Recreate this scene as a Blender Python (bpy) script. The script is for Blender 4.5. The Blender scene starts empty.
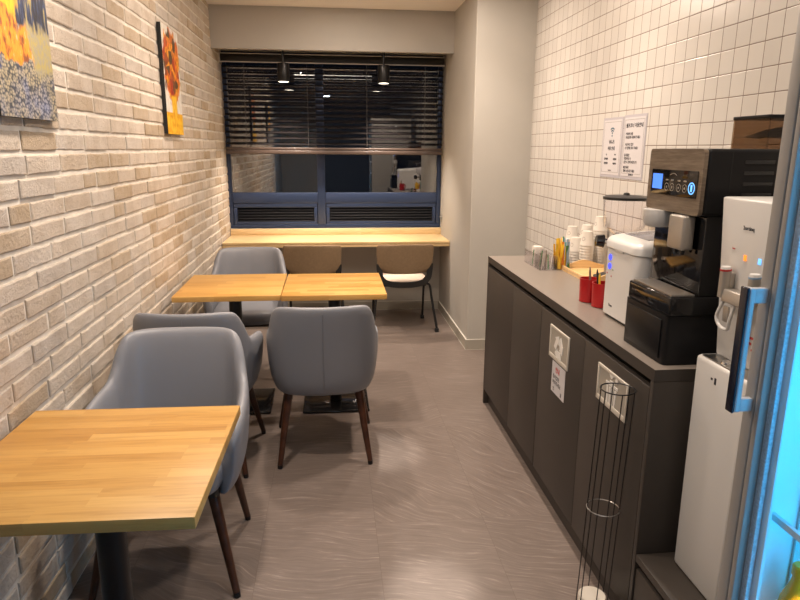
import bpy, bmesh, math, random
from mathutils import Vector, Matrix
PI = math.pi
S = bpy.context.scene
COL = S.collection

# ------------------------------------------------------------------ camera, world, lamps, exposure
CAM_Z = 1.5
PITCH, YAW, ROLL, FPX = 0.23358223, 0.10708417, 0.00667551, 636.93
fw = Vector((math.sin(YAW)*math.cos(PITCH), math.cos(YAW)*math.cos(PITCH), -math.sin(PITCH)))
rt = Vector((math.cos(YAW), -math.sin(YAW), 0))
up = rt.cross(fw)
rt, up = math.cos(ROLL)*rt + math.sin(ROLL)*up, -math.sin(ROLL)*rt + math.cos(ROLL)*up
cam = bpy.data.objects.new('camera', bpy.data.cameras.new('camera'))
COL.objects.link(cam)
cam.data.sensor_width = 36
cam.data.lens = FPX*36/800
cam.data.clip_start = 0.02
M = Matrix((rt, up, -fw)).transposed().to_4x4()
M.translation = (0, 0, CAM_Z)
cam.matrix_world = M
S.camera = cam

S.view_settings.view_transform = 'Standard'
S.view_settings.look = 'None'
S.view_settings.exposure = 0.1
S.view_settings.gamma = 1
S.view_settings.use_curve_mapping = False
W = bpy.data.worlds.new('night'); S.world = W; W.use_nodes = True
W.node_tree.nodes['Background'].inputs[0].default_value = (.25, .45, 1, 1)
W.node_tree.nodes['Background'].inputs[1].default_value = .006

WARM = (1.0, .83, .69)
NEUT = (1.0, .93, .84)
COOL = (.78, .88, 1.0)
def spot(name, loc, energy, color, deg, blend=.6, radius=.04, aim=None):
    l = bpy.data.lights.new(name, 'SPOT'); l.energy = energy; l.color = color
    l.spot_size = math.radians(deg); l.spot_blend = blend; l.shadow_soft_size = radius
    o = bpy.data.objects.new(name, l); COL.objects.link(o); o.location = loc
    if aim: o.rotation_euler = (Vector(aim)-Vector(loc)).to_track_quat('-Z', 'Y').to_euler()
    return o
def area(name, loc, energy, color, sx, sy, aim):
    l = bpy.data.lights.new(name, 'AREA'); l.energy = energy; l.color = color
    l.shape = 'RECTANGLE'; l.size = sx; l.size_y = sy
    o = bpy.data.objects.new(name, l); COL.objects.link(o); o.location = loc
    o.rotation_euler = (Vector(aim)-Vector(loc)).to_track_quat('-Z', 'Y').to_euler()
    return o
# recessed ceiling downlights of the room
def downlight(x, y, e):
    o = area('downlight', (x, y, ZC_-.004), e, WARM, .13, .13, (x, y, 0)); o.data.shape = 'DISK'
ZC_ = 2.57
for (x_, y_, e_) in ((.80, 4.10, 1.0), (.78, 2.95, 1.15), (.70, 1.30, .6), (-.42, 2.02, 1.15), (-.25, 3.45, 1.1), (.10, 4.75, .7)):
    downlight(x_, y_, 10*e_)
    spot('downlight_beam', (x_, y_, 2.55), 55*e_, WARM, 115, 1, .06)
spot('downlight', (.22, 3.35, 2.55), 260, NEUT, 12, 1, .03, (.22, 2.96, 0))  # added narrow beam, tilted to draw a bright patch on the floor
spot('downlight', (.40, 2.15, 2.55), 260, NEUT, 9, 1, .03, (.33, 1.92, 0))  # second added beam, draws the nearer floor patch
# cool ceiling panel of the shop behind the camera
area('panel_light', (-.45, -1.7, 2.54), 30, COOL, .9, .9, (-.45, -1.7, 0))

# ------------------------------------------------------------------ helpers
def lin(c):
    return tuple(((v/255)/12.92 if v/255 <= .04045 else ((v/255+.055)/1.055)**2.4) for v in c)
def new_mat(name):
    m = bpy.data.materials.new(name); m.use_nodes = True
    return m, m.node_tree.nodes, m.node_tree.links, m.node_tree.nodes['Principled BSDF']
def mat(name, col, rough=.5, metal=0, noise=0, nscale=8, bump=0, bscale=200, emit=None, es=0, coat=0, spec=None):
    m, N, L, B = new_mat(name)
    B.inputs['Base Color'].default_value = (*col, 1)
    B.inputs['Roughness'].default_value = rough
    B.inputs['Metallic'].default_value = metal
    if coat: B.inputs['Coat Weight'].default_value = coat; B.inputs['Coat Roughness'].default_value = .05
    if spec is not None: B.inputs['Specular IOR Level'].default_value = spec
    if emit: B.inputs['Emission Color'].default_value = (*emit, 1); B.inputs['Emission Strength'].default_value = es
    tc = N.new('ShaderNodeTexCoord')
    if noise:
        n = N.new('ShaderNodeTexNoise'); n.inputs['Scale'].default_value = nscale; n.inputs['Detail'].default_value = 5
        L.new(tc.outputs['Object'], n.inputs['Vector'])
        r = N.new('ShaderNodeMapRange'); r.inputs[1].default_value = .3; r.inputs[2].default_value = .7
        r.inputs[3].default_value = 1-noise; r.inputs[4].default_value = 1+noise
        L.new(n.outputs['Fac'], r.inputs[0])
        mx = N.new('ShaderNodeMix'); mx.data_type = 'RGBA'; mx.blend_type = 'MULTIPLY'; mx.inputs[0].default_value = 1
        mx.inputs[6].default_value = (*col, 1)
        L.new(r.outputs[0], mx.inputs[7]); L.new(mx.outputs[2], B.inputs['Base Color'])
    if bump:
        n = N.new('ShaderNodeTexNoise'); n.inputs['Scale'].default_value = bscale; n.inputs['Detail'].default_value = 3
        L.new(tc.outputs['Object'], n.inputs['Vector'])
        b = N.new('ShaderNodeBump'); b.inputs['Strength'].default_value = bump; b.inputs['Distance'].default_value = .002
        L.new(n.outputs['Fac'], b.inputs['Height']); L.new(b.outputs[0], B.inputs['Normal'])
    return m
def glass_mat(name, tint=(1, 1, 1), ior=1.45, rough=0.0, boost=1.0):
    m, N, L, B = new_mat(name); N.remove(B)
    out = N['Material Output']
    t = N.new('ShaderNodeBsdfTransparent'); t.inputs[0].default_value = (*tint, 1)
    g = N.new('ShaderNodeBsdfGlossy'); g.inputs['Roughness'].default_value = rough
    f = N.new('ShaderNodeLayerWeight'); f.inputs[0].default_value = .5
    p5 = N.new('ShaderNodeMath'); p5.operation = 'POWER'; p5.inputs[1].default_value = 5
    r0 = ((ior-1)/(ior+1))**2*boost
    mu = N.new('ShaderNodeMath'); mu.operation = 'MULTIPLY_ADD'; mu.inputs[1].default_value = 1-r0; mu.inputs[2].default_value = r0; mu.use_clamp = True
    mx = N.new('ShaderNodeMixShader')
    L.new(f.outputs['Facing'], p5.inputs[0]); L.new(p5.outputs[0], mu.inputs[0]); L.new(mu.outputs[0], mx.inputs[0])
    L.new(t.outputs[0], mx.inputs[1]); L.new(g.outputs[0], mx.inputs[2]); L.new(mx.outputs[0], out.inputs[0])
    return m

class MB:
    def __init__(s): s.bm = bmesh.new(); s.mi = 0
    def _mark(s, faces):
        for f in faces: f.material_index = s.mi
    def box(s, x0, x1, y0, y1, z0, z1, bev=0, seg=2, only=None):
        vs = [s.bm.verts.new(p) for p in ((x0,y0,z0),(x1,y0,z0),(x1,y1,z0),(x0,y1,z0),(x0,y0,z1),(x1,y0,z1),(x1,y1,z1),(x0,y1,z1))]
        fs = [s.bm.faces.new([vs[i] for i in q]) for q in ((3,2,1,0),(4,5,6,7),(0,1,5,4),(1,2,6,5),(2,3,7,6),(3,0,4,7))]
        s._mark(fs)
        if bev:
            es = list({e for f in fs for e in f.edges})
            if only is not None:   # bevel only edges parallel to this axis
                es = [e for e in es if abs((e.verts[0].co-e.verts[1].co).normalized()[only]) > .9]
            bmesh.ops.bevel(s.bm, geom=es, offset=bev, segments=seg, profile=.5, affect='EDGES', clamp_overlap=True)
        return s
    def hexa(s, pts, bev=0, seg=2):    # 8 corners, lower four then upper four, both counter-clockwise from above
        vs = [s.bm.verts.new(p) for p in pts]
        fs = [s.bm.faces.new([vs[i] for i in q]) for q in ((3,2,1,0),(4,5,6,7),(0,1,5,4),(1,2,6,5),(2,3,7,6),(3,0,4,7))]
        s._mark(fs)
        if bev:
            bmesh.ops.bevel(s.bm, geom=list({e for f in fs for e in f.edges}), offset=bev, segments=seg, profile=.5, affect='EDGES', clamp_overlap=True)
        return s
    def rings(s, rings, closed=False, cap=True):
        n = len(rings[0]); V = [[s.bm.verts.new(p) for p in r] for r in rings]; fs = []
        m = len(V)
        for i in range(m if closed else m-1):
            a, b = V[i], V[(i+1) % m]
            for j in range(n): fs.append(s.bm.faces.new((a[j], a[(j+1) % n], b[(j+1) % n], b[j])))
        if cap and not closed:
            fs.append(s.bm.faces.new(list(reversed(V[0])))); fs.append(s.bm.faces.new(V[-1]))
        s._mark(fs); return s
    def cyl(s, p0, p1, r0, r1=None, n=20):
        p0, p1 = Vector(p0), Vector(p1); r1 = r0 if r1 is None else r1
        d = (p1-p0).normalized(); a = d.orthogonal().normalized(); b = d.cross(a)
        ring = lambda p, r: [p + r*(math.cos(2*PI*k/n)*a + math.sin(2*PI*k/n)*b) for k in range(n)]
        return s.rings([ring(p0, r0), ring(p1, r1)])
    def lathe(s, prof, cx=0, cy=0, n=28, cap=True):
        return s.rings([[Vector((cx+r*math.cos(2*PI*k/n), cy+r*math.sin(2*PI*k/n), z)) for k in range(n)] for r, z in prof], cap=cap)
    def tube(s, pts, r, n=8, closed=False):
        P = [Vector(p) for p in pts]; R = []; a = None; m = len(P)
        for i, p in enumerate(P):
            d = (P[(i+1) % m]-P[i-1]) if closed else (P[min(i+1, m-1)]-P[max(i-1, 0)])
            d.normalize()
            if a is None: a = d.orthogonal().normalized()
            a = (a - a.dot(d)*d).normalized(); b = d.cross(a)
            R.append([p + r*(math.cos(2*PI*k/n)*a + math.sin(2*PI*k/n)*b) for k in range(n)])
        return s.rings(R, closed=closed)
    def prism(s, poly, ax, a0, a1, bev=0, seg=2):
        # poly: 2-D points in the two other axes (in order), extruded along ax from a0 to a1
        def P(u, v, w):
            return {0: (w, u, v), 1: (u, w, v), 2: (u, v, w)}[ax]
        A = [s.bm.verts.new(P(u, v, a0)) for u, v in poly]; B = [s.bm.verts.new(P(u, v, a1)) for u, v in poly]
        n = len(poly); fs = [s.bm.faces.new(A), s.bm.faces.new(list(reversed(B)))]
        for i in range(n): fs.append(s.bm.faces.new((A[i], B[i], B[(i+1) % n], A[(i+1) % n])))
        bmesh.ops.recalc_face_normals(s.bm, faces=fs)
        s._mark(fs)
        if bev:
            bmesh.ops.bevel(s.bm, geom=list({e for f in fs for e in f.edges}), offset=bev, segments=seg, profile=.5, affect='EDGES', clamp_overlap=True)
        return s
    def text(s, body, size, fn, align='LEFT', ext=.0004, bold=0):
        # flat lettering; fn maps text (u, v, depth) to a 3-D point
        c = bpy.data.curves.new('t', 'FONT'); c.body = body; c.size = size; c.align_x = align; c.extrude = ext; c.offset = bold
        c.resolution_u = 2
        o = bpy.data.objects.new('t', c); COL.objects.link(o)
        bpy.context.view_layer.update()
        me = bpy.data.meshes.new_from_object(o.evaluated_get(bpy.context.evaluated_depsgraph_get()))
        k = len(s.bm.verts); kf = len(s.bm.faces)
        s.bm.from_mesh(me); s.bm.verts.ensure_lookup_table(); s.bm.faces.ensure_lookup_table()
        for v in s.bm.verts[k:]: v.co = Vector(fn(v.co.x, v.co.y, v.co.z))
        for f in s.bm.faces[kf:]: f.material_index = s.mi
        bpy.data.objects.remove(o); bpy.data.curves.remove(c); bpy.data.meshes.remove(me)
        return s
    def build(s, name, mats, parent=None, smooth=True, subsurf=0, local=False, angle=38):
        bm = s.bm
        bmesh.ops.recalc_face_normals(bm, faces=bm.faces[:])
        if smooth:
            for f in bm.faces: f.smooth = True
            lim = math.radians(angle)
            for e in bm.edges:
                if len(e.link_faces) == 2 and e.calc_face_angle(0) > lim: e.smooth = False
        off = Vector((0, 0, 0))
        if not local:
            if parent is not None:
                q = parent
                while q is not None: off += q.location; q = q.parent
            elif bm.verts:
                xs = [v.co.x for v in bm.verts]; ys = [v.co.y for v in bm.verts]; zs = [v.co.z for v in bm.verts]
                off = Vector(((min(xs)+max(xs))/2, (min(ys)+max(ys))/2, min(zs)))
        for v in bm.verts: v.co -= off
        me = bpy.data.meshes.new(name); bm.to_mesh(me); bm.free()
        for m in (mats if isinstance(mats, (list, tuple)) else [mats]): me.materials.append(m)
        o = bpy.data.objects.new(name, me); COL.objects.link(o)
        if parent is not None: o.parent = parent
        elif not local: o.location = off
        if subsurf:
            md = o.modifiers.new('sub', 'SUBSURF'); md.levels = subsurf; md.render_levels = subsurf
        return o
def tag(o, label=None, cat=None, group=None, kind=None):
    if label: o['label'] = label
    if cat: o['category'] = cat
    if group: o['group'] = group
    if kind: o['kind'] = kind
    return o
def empty(name, loc, label, cat, group=None, rz=0):
    o = bpy.data.objects.new(name, None); COL.objects.link(o)
    o.location = loc; o.rotation_euler = (0, 0, rz); o.empty_display_size = .05
    return tag(o, label, cat, group)
def copy_tree(o, parent=None):
    c = o.copy(); COL.objects.link(c)
    if parent is not None: c.parent = parent
    for ch in list(o.children): copy_tree(ch, c)
    return c
def spline(pts, k=6, closed=False):
    P = [Vector(p) for p in pts]; out = []; n = len(P)
    for i in range(n if closed else n-1):
        if closed: p0, p1, p2, p3 = P[i-1], P[i], P[(i+1) % n], P[(i+2) % n]
        else: p0, p1, p2, p3 = P[max(i-1, 0)], P[i], P[i+1], P[min(i+2, n-1)]
        for j in range(k):
            t = j/k
            out.append(.5*((2*p1)+(p2-p0)*t+(2*p0-5*p1+4*p2-p3)*t*t+(3*p1-p0-3*p2+p3)*t**3))
    if not closed: out.append(P[-1])
    return out

# ------------------------------------------------------------------ materials
def math_node(N, L, op, a, b=None, clamp=False):
    n = N.new('ShaderNodeMath'); n.operation = op; n.use_clamp = clamp
    for i, v in enumerate((a, b)):
        if v is None: continue
        if isinstance(v, (int, float)): n.inputs[i].default_value = v
        else: L.new(v, n.inputs[i])
    return n.outputs[0]
def ramp(N, L, fac, stops, interp='LINEAR'):
    r = N.new('ShaderNodeValToRGB'); cr = r.color_ramp; cr.interpolation = interp
    while len(cr.elements) < len(stops): cr.elements.new(.5)
    for e, (p, c) in zip(cr.elements, stops): e.position = p; e.color = (*c, 1)
    L.new(fac, r.inputs[0]); return r.outputs[0]
def mixc(N, L, fac, a, b, mode='MIX'):
    n = N.new('ShaderNodeMix'); n.data_type = 'RGBA'; n.blend_type = mode
    for i, v in ((0, fac), (6, a), (7, b)):
        if isinstance(v, (int, float)): n.inputs[i].default_value = v
        elif isinstance(v, tuple): n.inputs[i].default_value = (*v, 1)
        else: L.new(v, n.inputs[i])
    return n.outputs[2]
def noise_node(N, L, vec, scale, detail=4, rough=.5, dist=0):
    n = N.new('ShaderNodeTexNoise'); n.inputs['Scale'].default_value = scale; n.inputs['Detail'].default_value = detail
    n.inputs['Roughness'].default_value = rough; n.inputs['Distortion'].default_value = dist
    L.new(vec, n.inputs['Vector']); return n.outputs['Fac']
def scaled(N, L, vec, sc, loc=(0, 0, 0), rot=(0, 0, 0)):
    n = N.new('ShaderNodeMapping'); n.inputs['Scale'].default_value = sc; n.inputs['Location'].default_value = loc; n.inputs['Rotation'].default_value = rot
    L.new(vec, n.inputs['Vector']); return n.outputs[0]

def floor_mat():
    m, N, L, B = new_mat('floor vinyl tile')
    g = N.new('ShaderNodeNewGeometry'); pos = g.outputs['Position']
    sx = N.new('ShaderNodeSeparateXYZ'); L.new(pos, sx.inputs[0])
    u = math_node(N, L, 'DIVIDE', math_node(N, L, 'SUBTRACT', sx.outputs[0], .155), .45)
    v = math_node(N, L, 'DIVIDE', math_node(N, L, 'SUBTRACT', sx.outputs[1], 2.33), .90)
    fu = math_node(N, L, 'FLOOR', u); fv = math_node(N, L, 'FLOOR', v)
    idc = N.new('ShaderNodeCombineXYZ'); L.new(fu, idc.inputs[0]); L.new(fv, idc.inputs[1])
    wn = N.new('ShaderNodeTexWhiteNoise'); wn.noise_dimensions = '2D'; L.new(idc.outputs[0], wn.inputs['Vector'])
    # each tile turns its veining by its own angle
    rot = N.new('ShaderNodeVectorRotate'); rot.rotation_type = 'Z_AXIS'
    L.new(pos, rot.inputs['Vector'])
    L.new(math_node(N, L, 'MULTIPLY', math_node(N, L, 'SUBTRACT', wn.outputs['Value'], .35), 1.3), rot.inputs['Angle'])
    add = N.new('ShaderNodeVectorMath'); add.operation = 'ADD'
    sc = N.new('ShaderNodeVectorMath'); sc.operation = 'SCALE'; sc.inputs['Scale'].default_value = 7
    L.new(idc.outputs[0], sc.inputs[0]); L.new(rot.outputs[0], add.inputs[0]); L.new(sc.outputs[0], add.inputs[1])
    warp = N.new('ShaderNodeTexNoise'); warp.inputs['Scale'].default_value = 2.2; warp.inputs['Detail'].default_value = 2
    L.new(add.outputs[0], warp.inputs['Vector'])
    wv = N.new('ShaderNodeVectorMath'); wv.operation = 'MULTIPLY_ADD'
    wv.inputs[1].default_value = (.22, .22, 0)
    L.new(warp.outputs['Color'], wv.inputs[0]); L.new(add.outputs[0], wv.inputs[2])
    st = scaled(N, L, wv.outputs[0], (3.4, 58, 1))
    f1 = noise_node(N, L, st, 1.6, 8, .70)
    f2 = noise_node(N, L, add.outputs[0], 2.2, 3)
    c = ramp(N, L, f1, [(.31, (.118, .092, .079)), (.46, (.170, .136, .118)), (.56, (.202, .164, .144)), (.68, (.37, .31, .275))])
    c = mixc(N, L, .35, c, ramp(N, L, f2, [(.35, (.150, .120, .103)), (.65, (.205, .167, .147))]))
    # joints
    def near(t, w):
        fr = math_node(N, L, 'FRACT', t); d = math_node(N, L, 'ABSOLUTE', math_node(N, L, 'SUBTRACT', fr, .5))
        return math_node(N, L, 'GREATER_THAN', d, .5-w)
    j = math_node(N, L, 'MAXIMUM', near(u, .0022), near(v, .0011))
    c = mixc(N, L, math_node(N, L, 'MULTIPLY', j, .6), c, (.11, .085, .07))
    L.new(c, B.inputs['Base Color'])
    rr = N.new('ShaderNodeMapRange'); rr.inputs[3].default_value = .24; rr.inputs[4].default_value = .40
    L.new(f1, rr.inputs[0]); L.new(rr.outputs[0], B.inputs['Roughness'])
    b = N.new('ShaderNodeBump'); b.inputs['Strength'].default_value = .12; b.inputs['Distance'].default_value = .002
    L.new(f1, b.inputs['Height']); L.new(b.outputs[0], B.inputs['Normal'])
    return m
def tile_mat():
    m, N, L, B = new_mat('white square wall tile')
    g = N.new('ShaderNodeNewGeometry'); pos = g.outputs['Position']
    sx = N.new('ShaderNodeSeparateXYZ'); L.new(pos, sx.inputs[0])
    u = math_node(N, L, 'DIVIDE', math_node(N, L, 'SUBTRACT', sx.outputs[1], 2.187-.0823*40), .0823)
    v = math_node(N, L, 'DIVIDE', math_node(N, L, 'SUBTRACT', sx.outputs[2], 1.353-.0834*20), .0834)
    def edge(t):
        fr = math_node(N, L, 'FRACT', t); return math_node(N, L, 'ABSOLUTE', math_node(N, L, 'SUBTRACT', fr, .5))
    d = math_node(N, L, 'MAXIMUM', edge(u), edge(v))
    mask = N.new('ShaderNodeMapRange'); mask.interpolation_type = 'SMOOTHSTEP'
    mask.inputs[1].default_value = .476; mask.inputs[2].default_value = .486; L.new(d, mask.inputs[0])
    idc = N.new('ShaderNodeCombineXYZ'); L.new(math_node(N, L, 'FLOOR', u), idc.inputs[0]); L.new(math_node(N, L, 'FLOOR', v), idc.inputs[1])
    wn = N.new('ShaderNodeTexWhiteNoise'); wn.noise_dimensions = '2D'; L.new(idc.outputs[0], wn.inputs['Vector'])
    tone = ramp(N, L, wn.outputs['Value'], [(0, (.63, .605, .565)), (1, (.69, .665, .62))])
    L.new(mixc(N, L, mask.outputs[0], tone, (.20, .15, .12)), B.inputs['Base Color'])
    r2 = N.new('ShaderNodeMapRange'); r2.inputs[3].default_value = .22; r2.inputs[4].default_value = .8
    L.new(mask.outputs[0], r2.inputs[0]); L.new(r2.outputs[0], B.inputs['Roughness'])
    h = N.new('ShaderNodeMapRange'); h.interpolation_type = 'SMOOTHSTEP'
    h.inputs[1].default_value = .455; h.inputs[2].default_value = .49; h.inputs[3].default_value = 1; h.inputs[4].default_value = 0
    L.new(d, h.inputs[0])
    # every tile sits at a slightly different tilt
    tilt = math_node(N, L, 'MULTIPLY', math_node(N, L, 'SUBTRACT', wn.outputs['Value'], .5), math_node(N, L, 'SUBTRACT', math_node(N, L, 'FRACT', u), .5))
    hh = math_node(N, L, 'ADD', h.outputs[0], math_node(N, L, 'MULTIPLY', tilt, .5))
    b = N.new('ShaderNodeBump'); b.inputs['Strength'].default_value = .5; b.inputs['Distance'].default_value = .0015
    L.new(hh, b.inputs['Height']); L.new(b.outputs[0], B.inputs['Normal'])
    return m
def brick_mat():
    m, N, L, B = new_mat('reclaimed pale brick')
    tc = N.new('ShaderNodeNewGeometry'); pos = tc.outputs['Position']
    at = N.new('ShaderNodeAttribute'); at.attribute_name = 'tone'
    s = N.new('ShaderNodeSeparateColor'); L.new(at.outputs['Color'], s.inputs[0])
    base = ramp(N, L, s.outputs[0], [(0, (.38, .26, .13)), (.12, (.50, .38, .245)), (.32, (.59, .49, .385)), (.75, (.70, .62, .53)), (1, (.55, .50, .45))])
    n1 = noise_node(N, L, pos, 9, 5, .6); n2 = noise_node(N, L, pos, 70, 3, .6)
    c = mixc(N, L, .42, base, ramp(N, L, n1, [(.32, (.42, .33, .24)), (.5, (.60, .52, .43)), (.68, (.74, .67, .59))]))
    c = mixc(N, L, math_node(N, L, 'MULTIPLY', ramp(N, L, n2, [(.60, (0, 0, 0)), (.74, (1, 1, 1))]), .45), c, (.24, .18, .12))
    L.new(c, B.inputs['Base Color']); B.inputs['Roughness'].default_value = .85
    b = N.new('ShaderNodeBump'); b.inputs['Strength'].default_value = 1.0; b.inputs['Distance'].default_value = .009
    L.new(noise_node(N, L, pos, 75, 8, .72), b.inputs['Height']); L.new(b.outputs[0], B.inputs['Normal'])
    return m
def wood_mat(name, cols, stave=.042, length=.36, along=0, rough=.38):
    m, N, L, B = new_mat(name)
    tc = N.new('ShaderNodeTexCoord'); oi = N.new('ShaderNodeObjectInfo')
    sep = N.new('ShaderNodeSeparateXYZ'); L.new(tc.outputs['Object'], sep.inputs[0])
    a = sep.outputs[along]; bq = sep.outputs[1-along]
    row = math_node(N, L, 'FLOOR', math_node(N, L, 'DIVIDE', bq, stave))
    rn = N.new('ShaderNodeTexWhiteNoise'); rn.noise_dimensions = '2D'
    c0 = N.new('ShaderNodeCombineXYZ'); L.new(row, c0.inputs[0]); L.new(math_node(N, L, 'MULTIPLY', oi.outputs['Random'], 31.7), c0.inputs[1]); L.new(c0.outputs[0], rn.inputs['Vector'])
    colid = math_node(N, L, 'FLOOR', math_node(N, L, 'ADD', math_node(N, L, 'DIVIDE', a, length), math_node(N, L, 'MULTIPLY', rn.outputs['Value'], 5)))
    c1 = N.new('ShaderNodeCombineXYZ'); L.new(row, c1.inputs[0]); L.new(colid, c1.inputs[1]); L.new(math_node(N, L, 'MULTIPLY', oi.outputs['Random'], 17.3), c1.inputs[2])
    w2 = N.new('ShaderNodeTexWhiteNoise'); w2.noise_dimensions = '3D'; L.new(c1.outputs[0], w2.inputs['Vector'])
    tone = ramp(N, L, w2.outputs['Value'], [(0, cols[0]), (.5, cols[1]), (1, cols[2])])
    sc = (4, 55, 55) if along == 0 else (55, 4, 55)
    v = N.new('ShaderNodeVectorMath'); v.operation = 'ADD'
    k = N.new('ShaderNodeVectorMath'); k.operation = 'SCALE'; k.inputs['Scale'].default_value = 3.7; L.new(c1.outputs[0], k.inputs[0])
    L.new(tc.outputs['Object'], v.inputs[0]); L.new(k.outputs[0], v.inputs[1])
    gr = noise_node(N, L, scaled(N, L, v.outputs[0], sc), 1.0, 5, .6, .6)
    g = ramp(N, L, gr, [(.3, (.82, .77, .70)), (.5, (1, 1, 1)), (.75, (1.10, 1.11, 1.13))])
    L.new(mixc(N, L, 1, tone, g, 'MULTIPLY'), B.inputs['Base Color']); B.inputs['Roughness'].default_value = rough
    bp = N.new('ShaderNodeBump'); bp.inputs['Strength'].default_value = .08; bp.inputs['Distance'].default_value = .001
    L.new(gr, bp.inputs['Height']); L.new(bp.outputs[0], B.inputs['Normal'])
    return m
def woodgrain_panel():
    m, N, L, B = new_mat('grey brown woodgrain laminate')
    tc = N.new('ShaderNodeTexCoord')
    gr = noise_node(N, L, scaled(N, L, tc.outputs['Object'], (30, 12, 160)), 1.0, 6, .7)
    L.new(ramp(N, L, gr, [(.3, (.085, .062, .042)), (.5, (.145, .110, .078)), (.7, (.215, .172, .125))]), B.inputs['Base Color'])
    B.inputs['Roughness'].default_value = .42
    return m
def painting_mat(kind):
    m, N, L, B = new_mat('painted canvas ' + kind)
    tc = N.new('ShaderNodeTexCoord'); s = N.new('ShaderNodeSeparateXYZ'); L.new(tc.outputs['Generated'], s.inputs[0])
    u, v = s.outputs[1], s.outputs[2]
    def band(t, lo, hi, soft, wob):
        r = N.new('ShaderNodeMapRange'); r.inputs[1].default_value = lo; r.inputs[2].default_value = lo+soft
        L.new(math_node(N, L, 'ADD', t, wob), r.inputs[0]); a = r.outputs[0]
        if hi is None: return a
        r2 = N.new('ShaderNodeMapRange'); r2.inputs[1].default_value = hi; r2.inputs[2].default_value = hi+soft; r2.inputs[3].default_value = 1; r2.inputs[4].default_value = 0
        L.new(math_node(N, L, 'ADD', t, wob), r2.inputs[0]); return math_node(N, L, 'MULTIPLY', a, r2.outputs[0])
    P = tc.outputs['Generated']
    wob = math_node(N, L, 'MULTIPLY', math_node(N, L, 'SUBTRACT', noise_node(N, L, P, 6, 4), .5), .28)
    if kind == 'street':
        vo = N.new('ShaderNodeTexVoronoi'); vo.inputs['Scale'].default_value = 1; L.new(scaled(N, L, P, (1, 34, 60)), vo.inputs['Vector'])
        cob = ramp(N, L, vo.outputs['Distance'], [(.2, (.40, .38, .34)), (.5, (.22, .225, .235)), (.75, (.05, .06, .09))])
        tint = ramp(N, L, noise_node(N, L, P, 3.5, 3), [(.38, (.75, .85, 1.25)), (.6, (1.2, 1.05, .75))])
        cob = mixc(N, L, 1, cob, tint, 'MULTIPLY')
        org = ramp(N, L, noise_node(N, L, scaled(N, L, P, (1, 14, 10)), 1.4, 4), [(.35, (.25, .07, .02)), (.48, (.80, .28, .02)), (.62, (.72, .33, .03)), (.72, (.65, .58, .46))])
        dark = ramp(N, L, noise_node(N, L, scaled(N, L, P, (1, 22, 5)), 1.3, 4), [(.38, (.012, .012, .02)), (.54, (.03, .05, .12)), (.66, (.42, .33, .10))])
        yel = ramp(N, L, noise_node(N, L, scaled(N, L, P, (1, 9, 4)), 1.5, 3), [(.4, (.75, .36, .01)), (.55, (.86, .50, .02)), (.7, (.55, .52, .06))])
        sand = ramp(N, L, noise_node(N, L, scaled(N, L, P, (1, 12, 12)), 2, 4), [(.4, (.33, .30, .22)), (.6, (.42, .34, .12))])
        c = mixc(N, L, band(v, .30, None, .02, wob), cob, org)
        c = mixc(N, L, math_node(N, L, 'MULTIPLY', band(math_node(N, L, 'ADD', u, math_node(N, L, 'MULTIPLY', v, .5)), .78, None, .05, wob), band(v, .22, None, .06, wob)), c, sand)
        c = mixc(N, L, band(v, .56, None, .03, wob), c, yel)
        c = mixc(N, L, math_node(N, L, 'MULTIPLY', band(u, .42, None, .04, wob), band(v, .50, None, .05, wob)), c, dark)
        c = mixc(N, L, math_node(N, L, 'MULTIPLY', band(u, -1, .06, .03, wob), band(v, .22, .55, .03, wob)), c, (.02, .05, .22))
    else:
        vo = N.new('ShaderNodeTexVoronoi'); vo.inputs['Scale'].default_value = 1; L.new(scaled(N, L, P, (1, 6, 11)), vo.inputs['Vector'])
        cr = N.new('ShaderNodeSeparateColor'); L.new(vo.outputs['Color'], cr.inputs[0])
        blob = ramp(N, L, cr.outputs[0], [(0, (.45, .05, .02)), (.25, (.80, .20, .02)), (.5, (.90, .40, .03)), (.75, (.55, .10, .02)), (.95, (.12, .07, .03))])
        stroke = ramp(N, L, noise_node(N, L, P, 22, 4), [(.35, (.45, .45, .45)), (.6, (1.1, 1.1, 1.1))])
        blob = mixc(N, L, 1, blob, stroke, 'MULTIPLY')
        bg = ramp(N, L, noise_node(N, L, P, 12, 3), [(.4, (.68, .64, .56)), (.6, (.80, .76, .70))])
        yel = ramp(N, L, noise_node(N, L, P, 14, 4), [(.38, (.70, .30, .01)), (.55, (.88, .52, .03)), (.7, (.80, .60, .10))])
        du = math_node(N, L, 'DIVIDE', math_node(N, L, 'SUBTRACT', u, .5), .50)
        dv = math_node(N, L, 'DIVIDE', math_node(N, L, 'SUBTRACT', v, .64), .34)
        rr = math_node(N, L, 'SQRT', math_node(N, L, 'ADD', math_node(N, L, 'MULTIPLY', du, du), math_node(N, L, 'MULTIPLY', dv, dv)))
        c = mixc(N, L, band(rr, -1, 1.0, .08, math_node(N, L, 'MULTIPLY', wob, 3.4)), bg, blob)
        c = mixc(N, L, math_node(N, L, 'MULTIPLY', band(u, .34, .66, .02, 0.0), band(v, .1, .36, .02, 0.0)), c, yel)
        c = mixc(N, L, band(v, -1, .20, .01, 0.0), c, yel)
    L.new(c, B.inputs['Base Color']); B.inputs['Roughness'].default_value = .5
    b = N.new('ShaderNodeBump'); b.inputs['Strength'].default_value = .3; b.inputs['Distance'].default_value = .002
    L.new(noise_node(N, L, P, 60, 3), b.inputs['Height']); L.new(b.outputs[0], B.inputs['Normal'])
    return m

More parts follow.
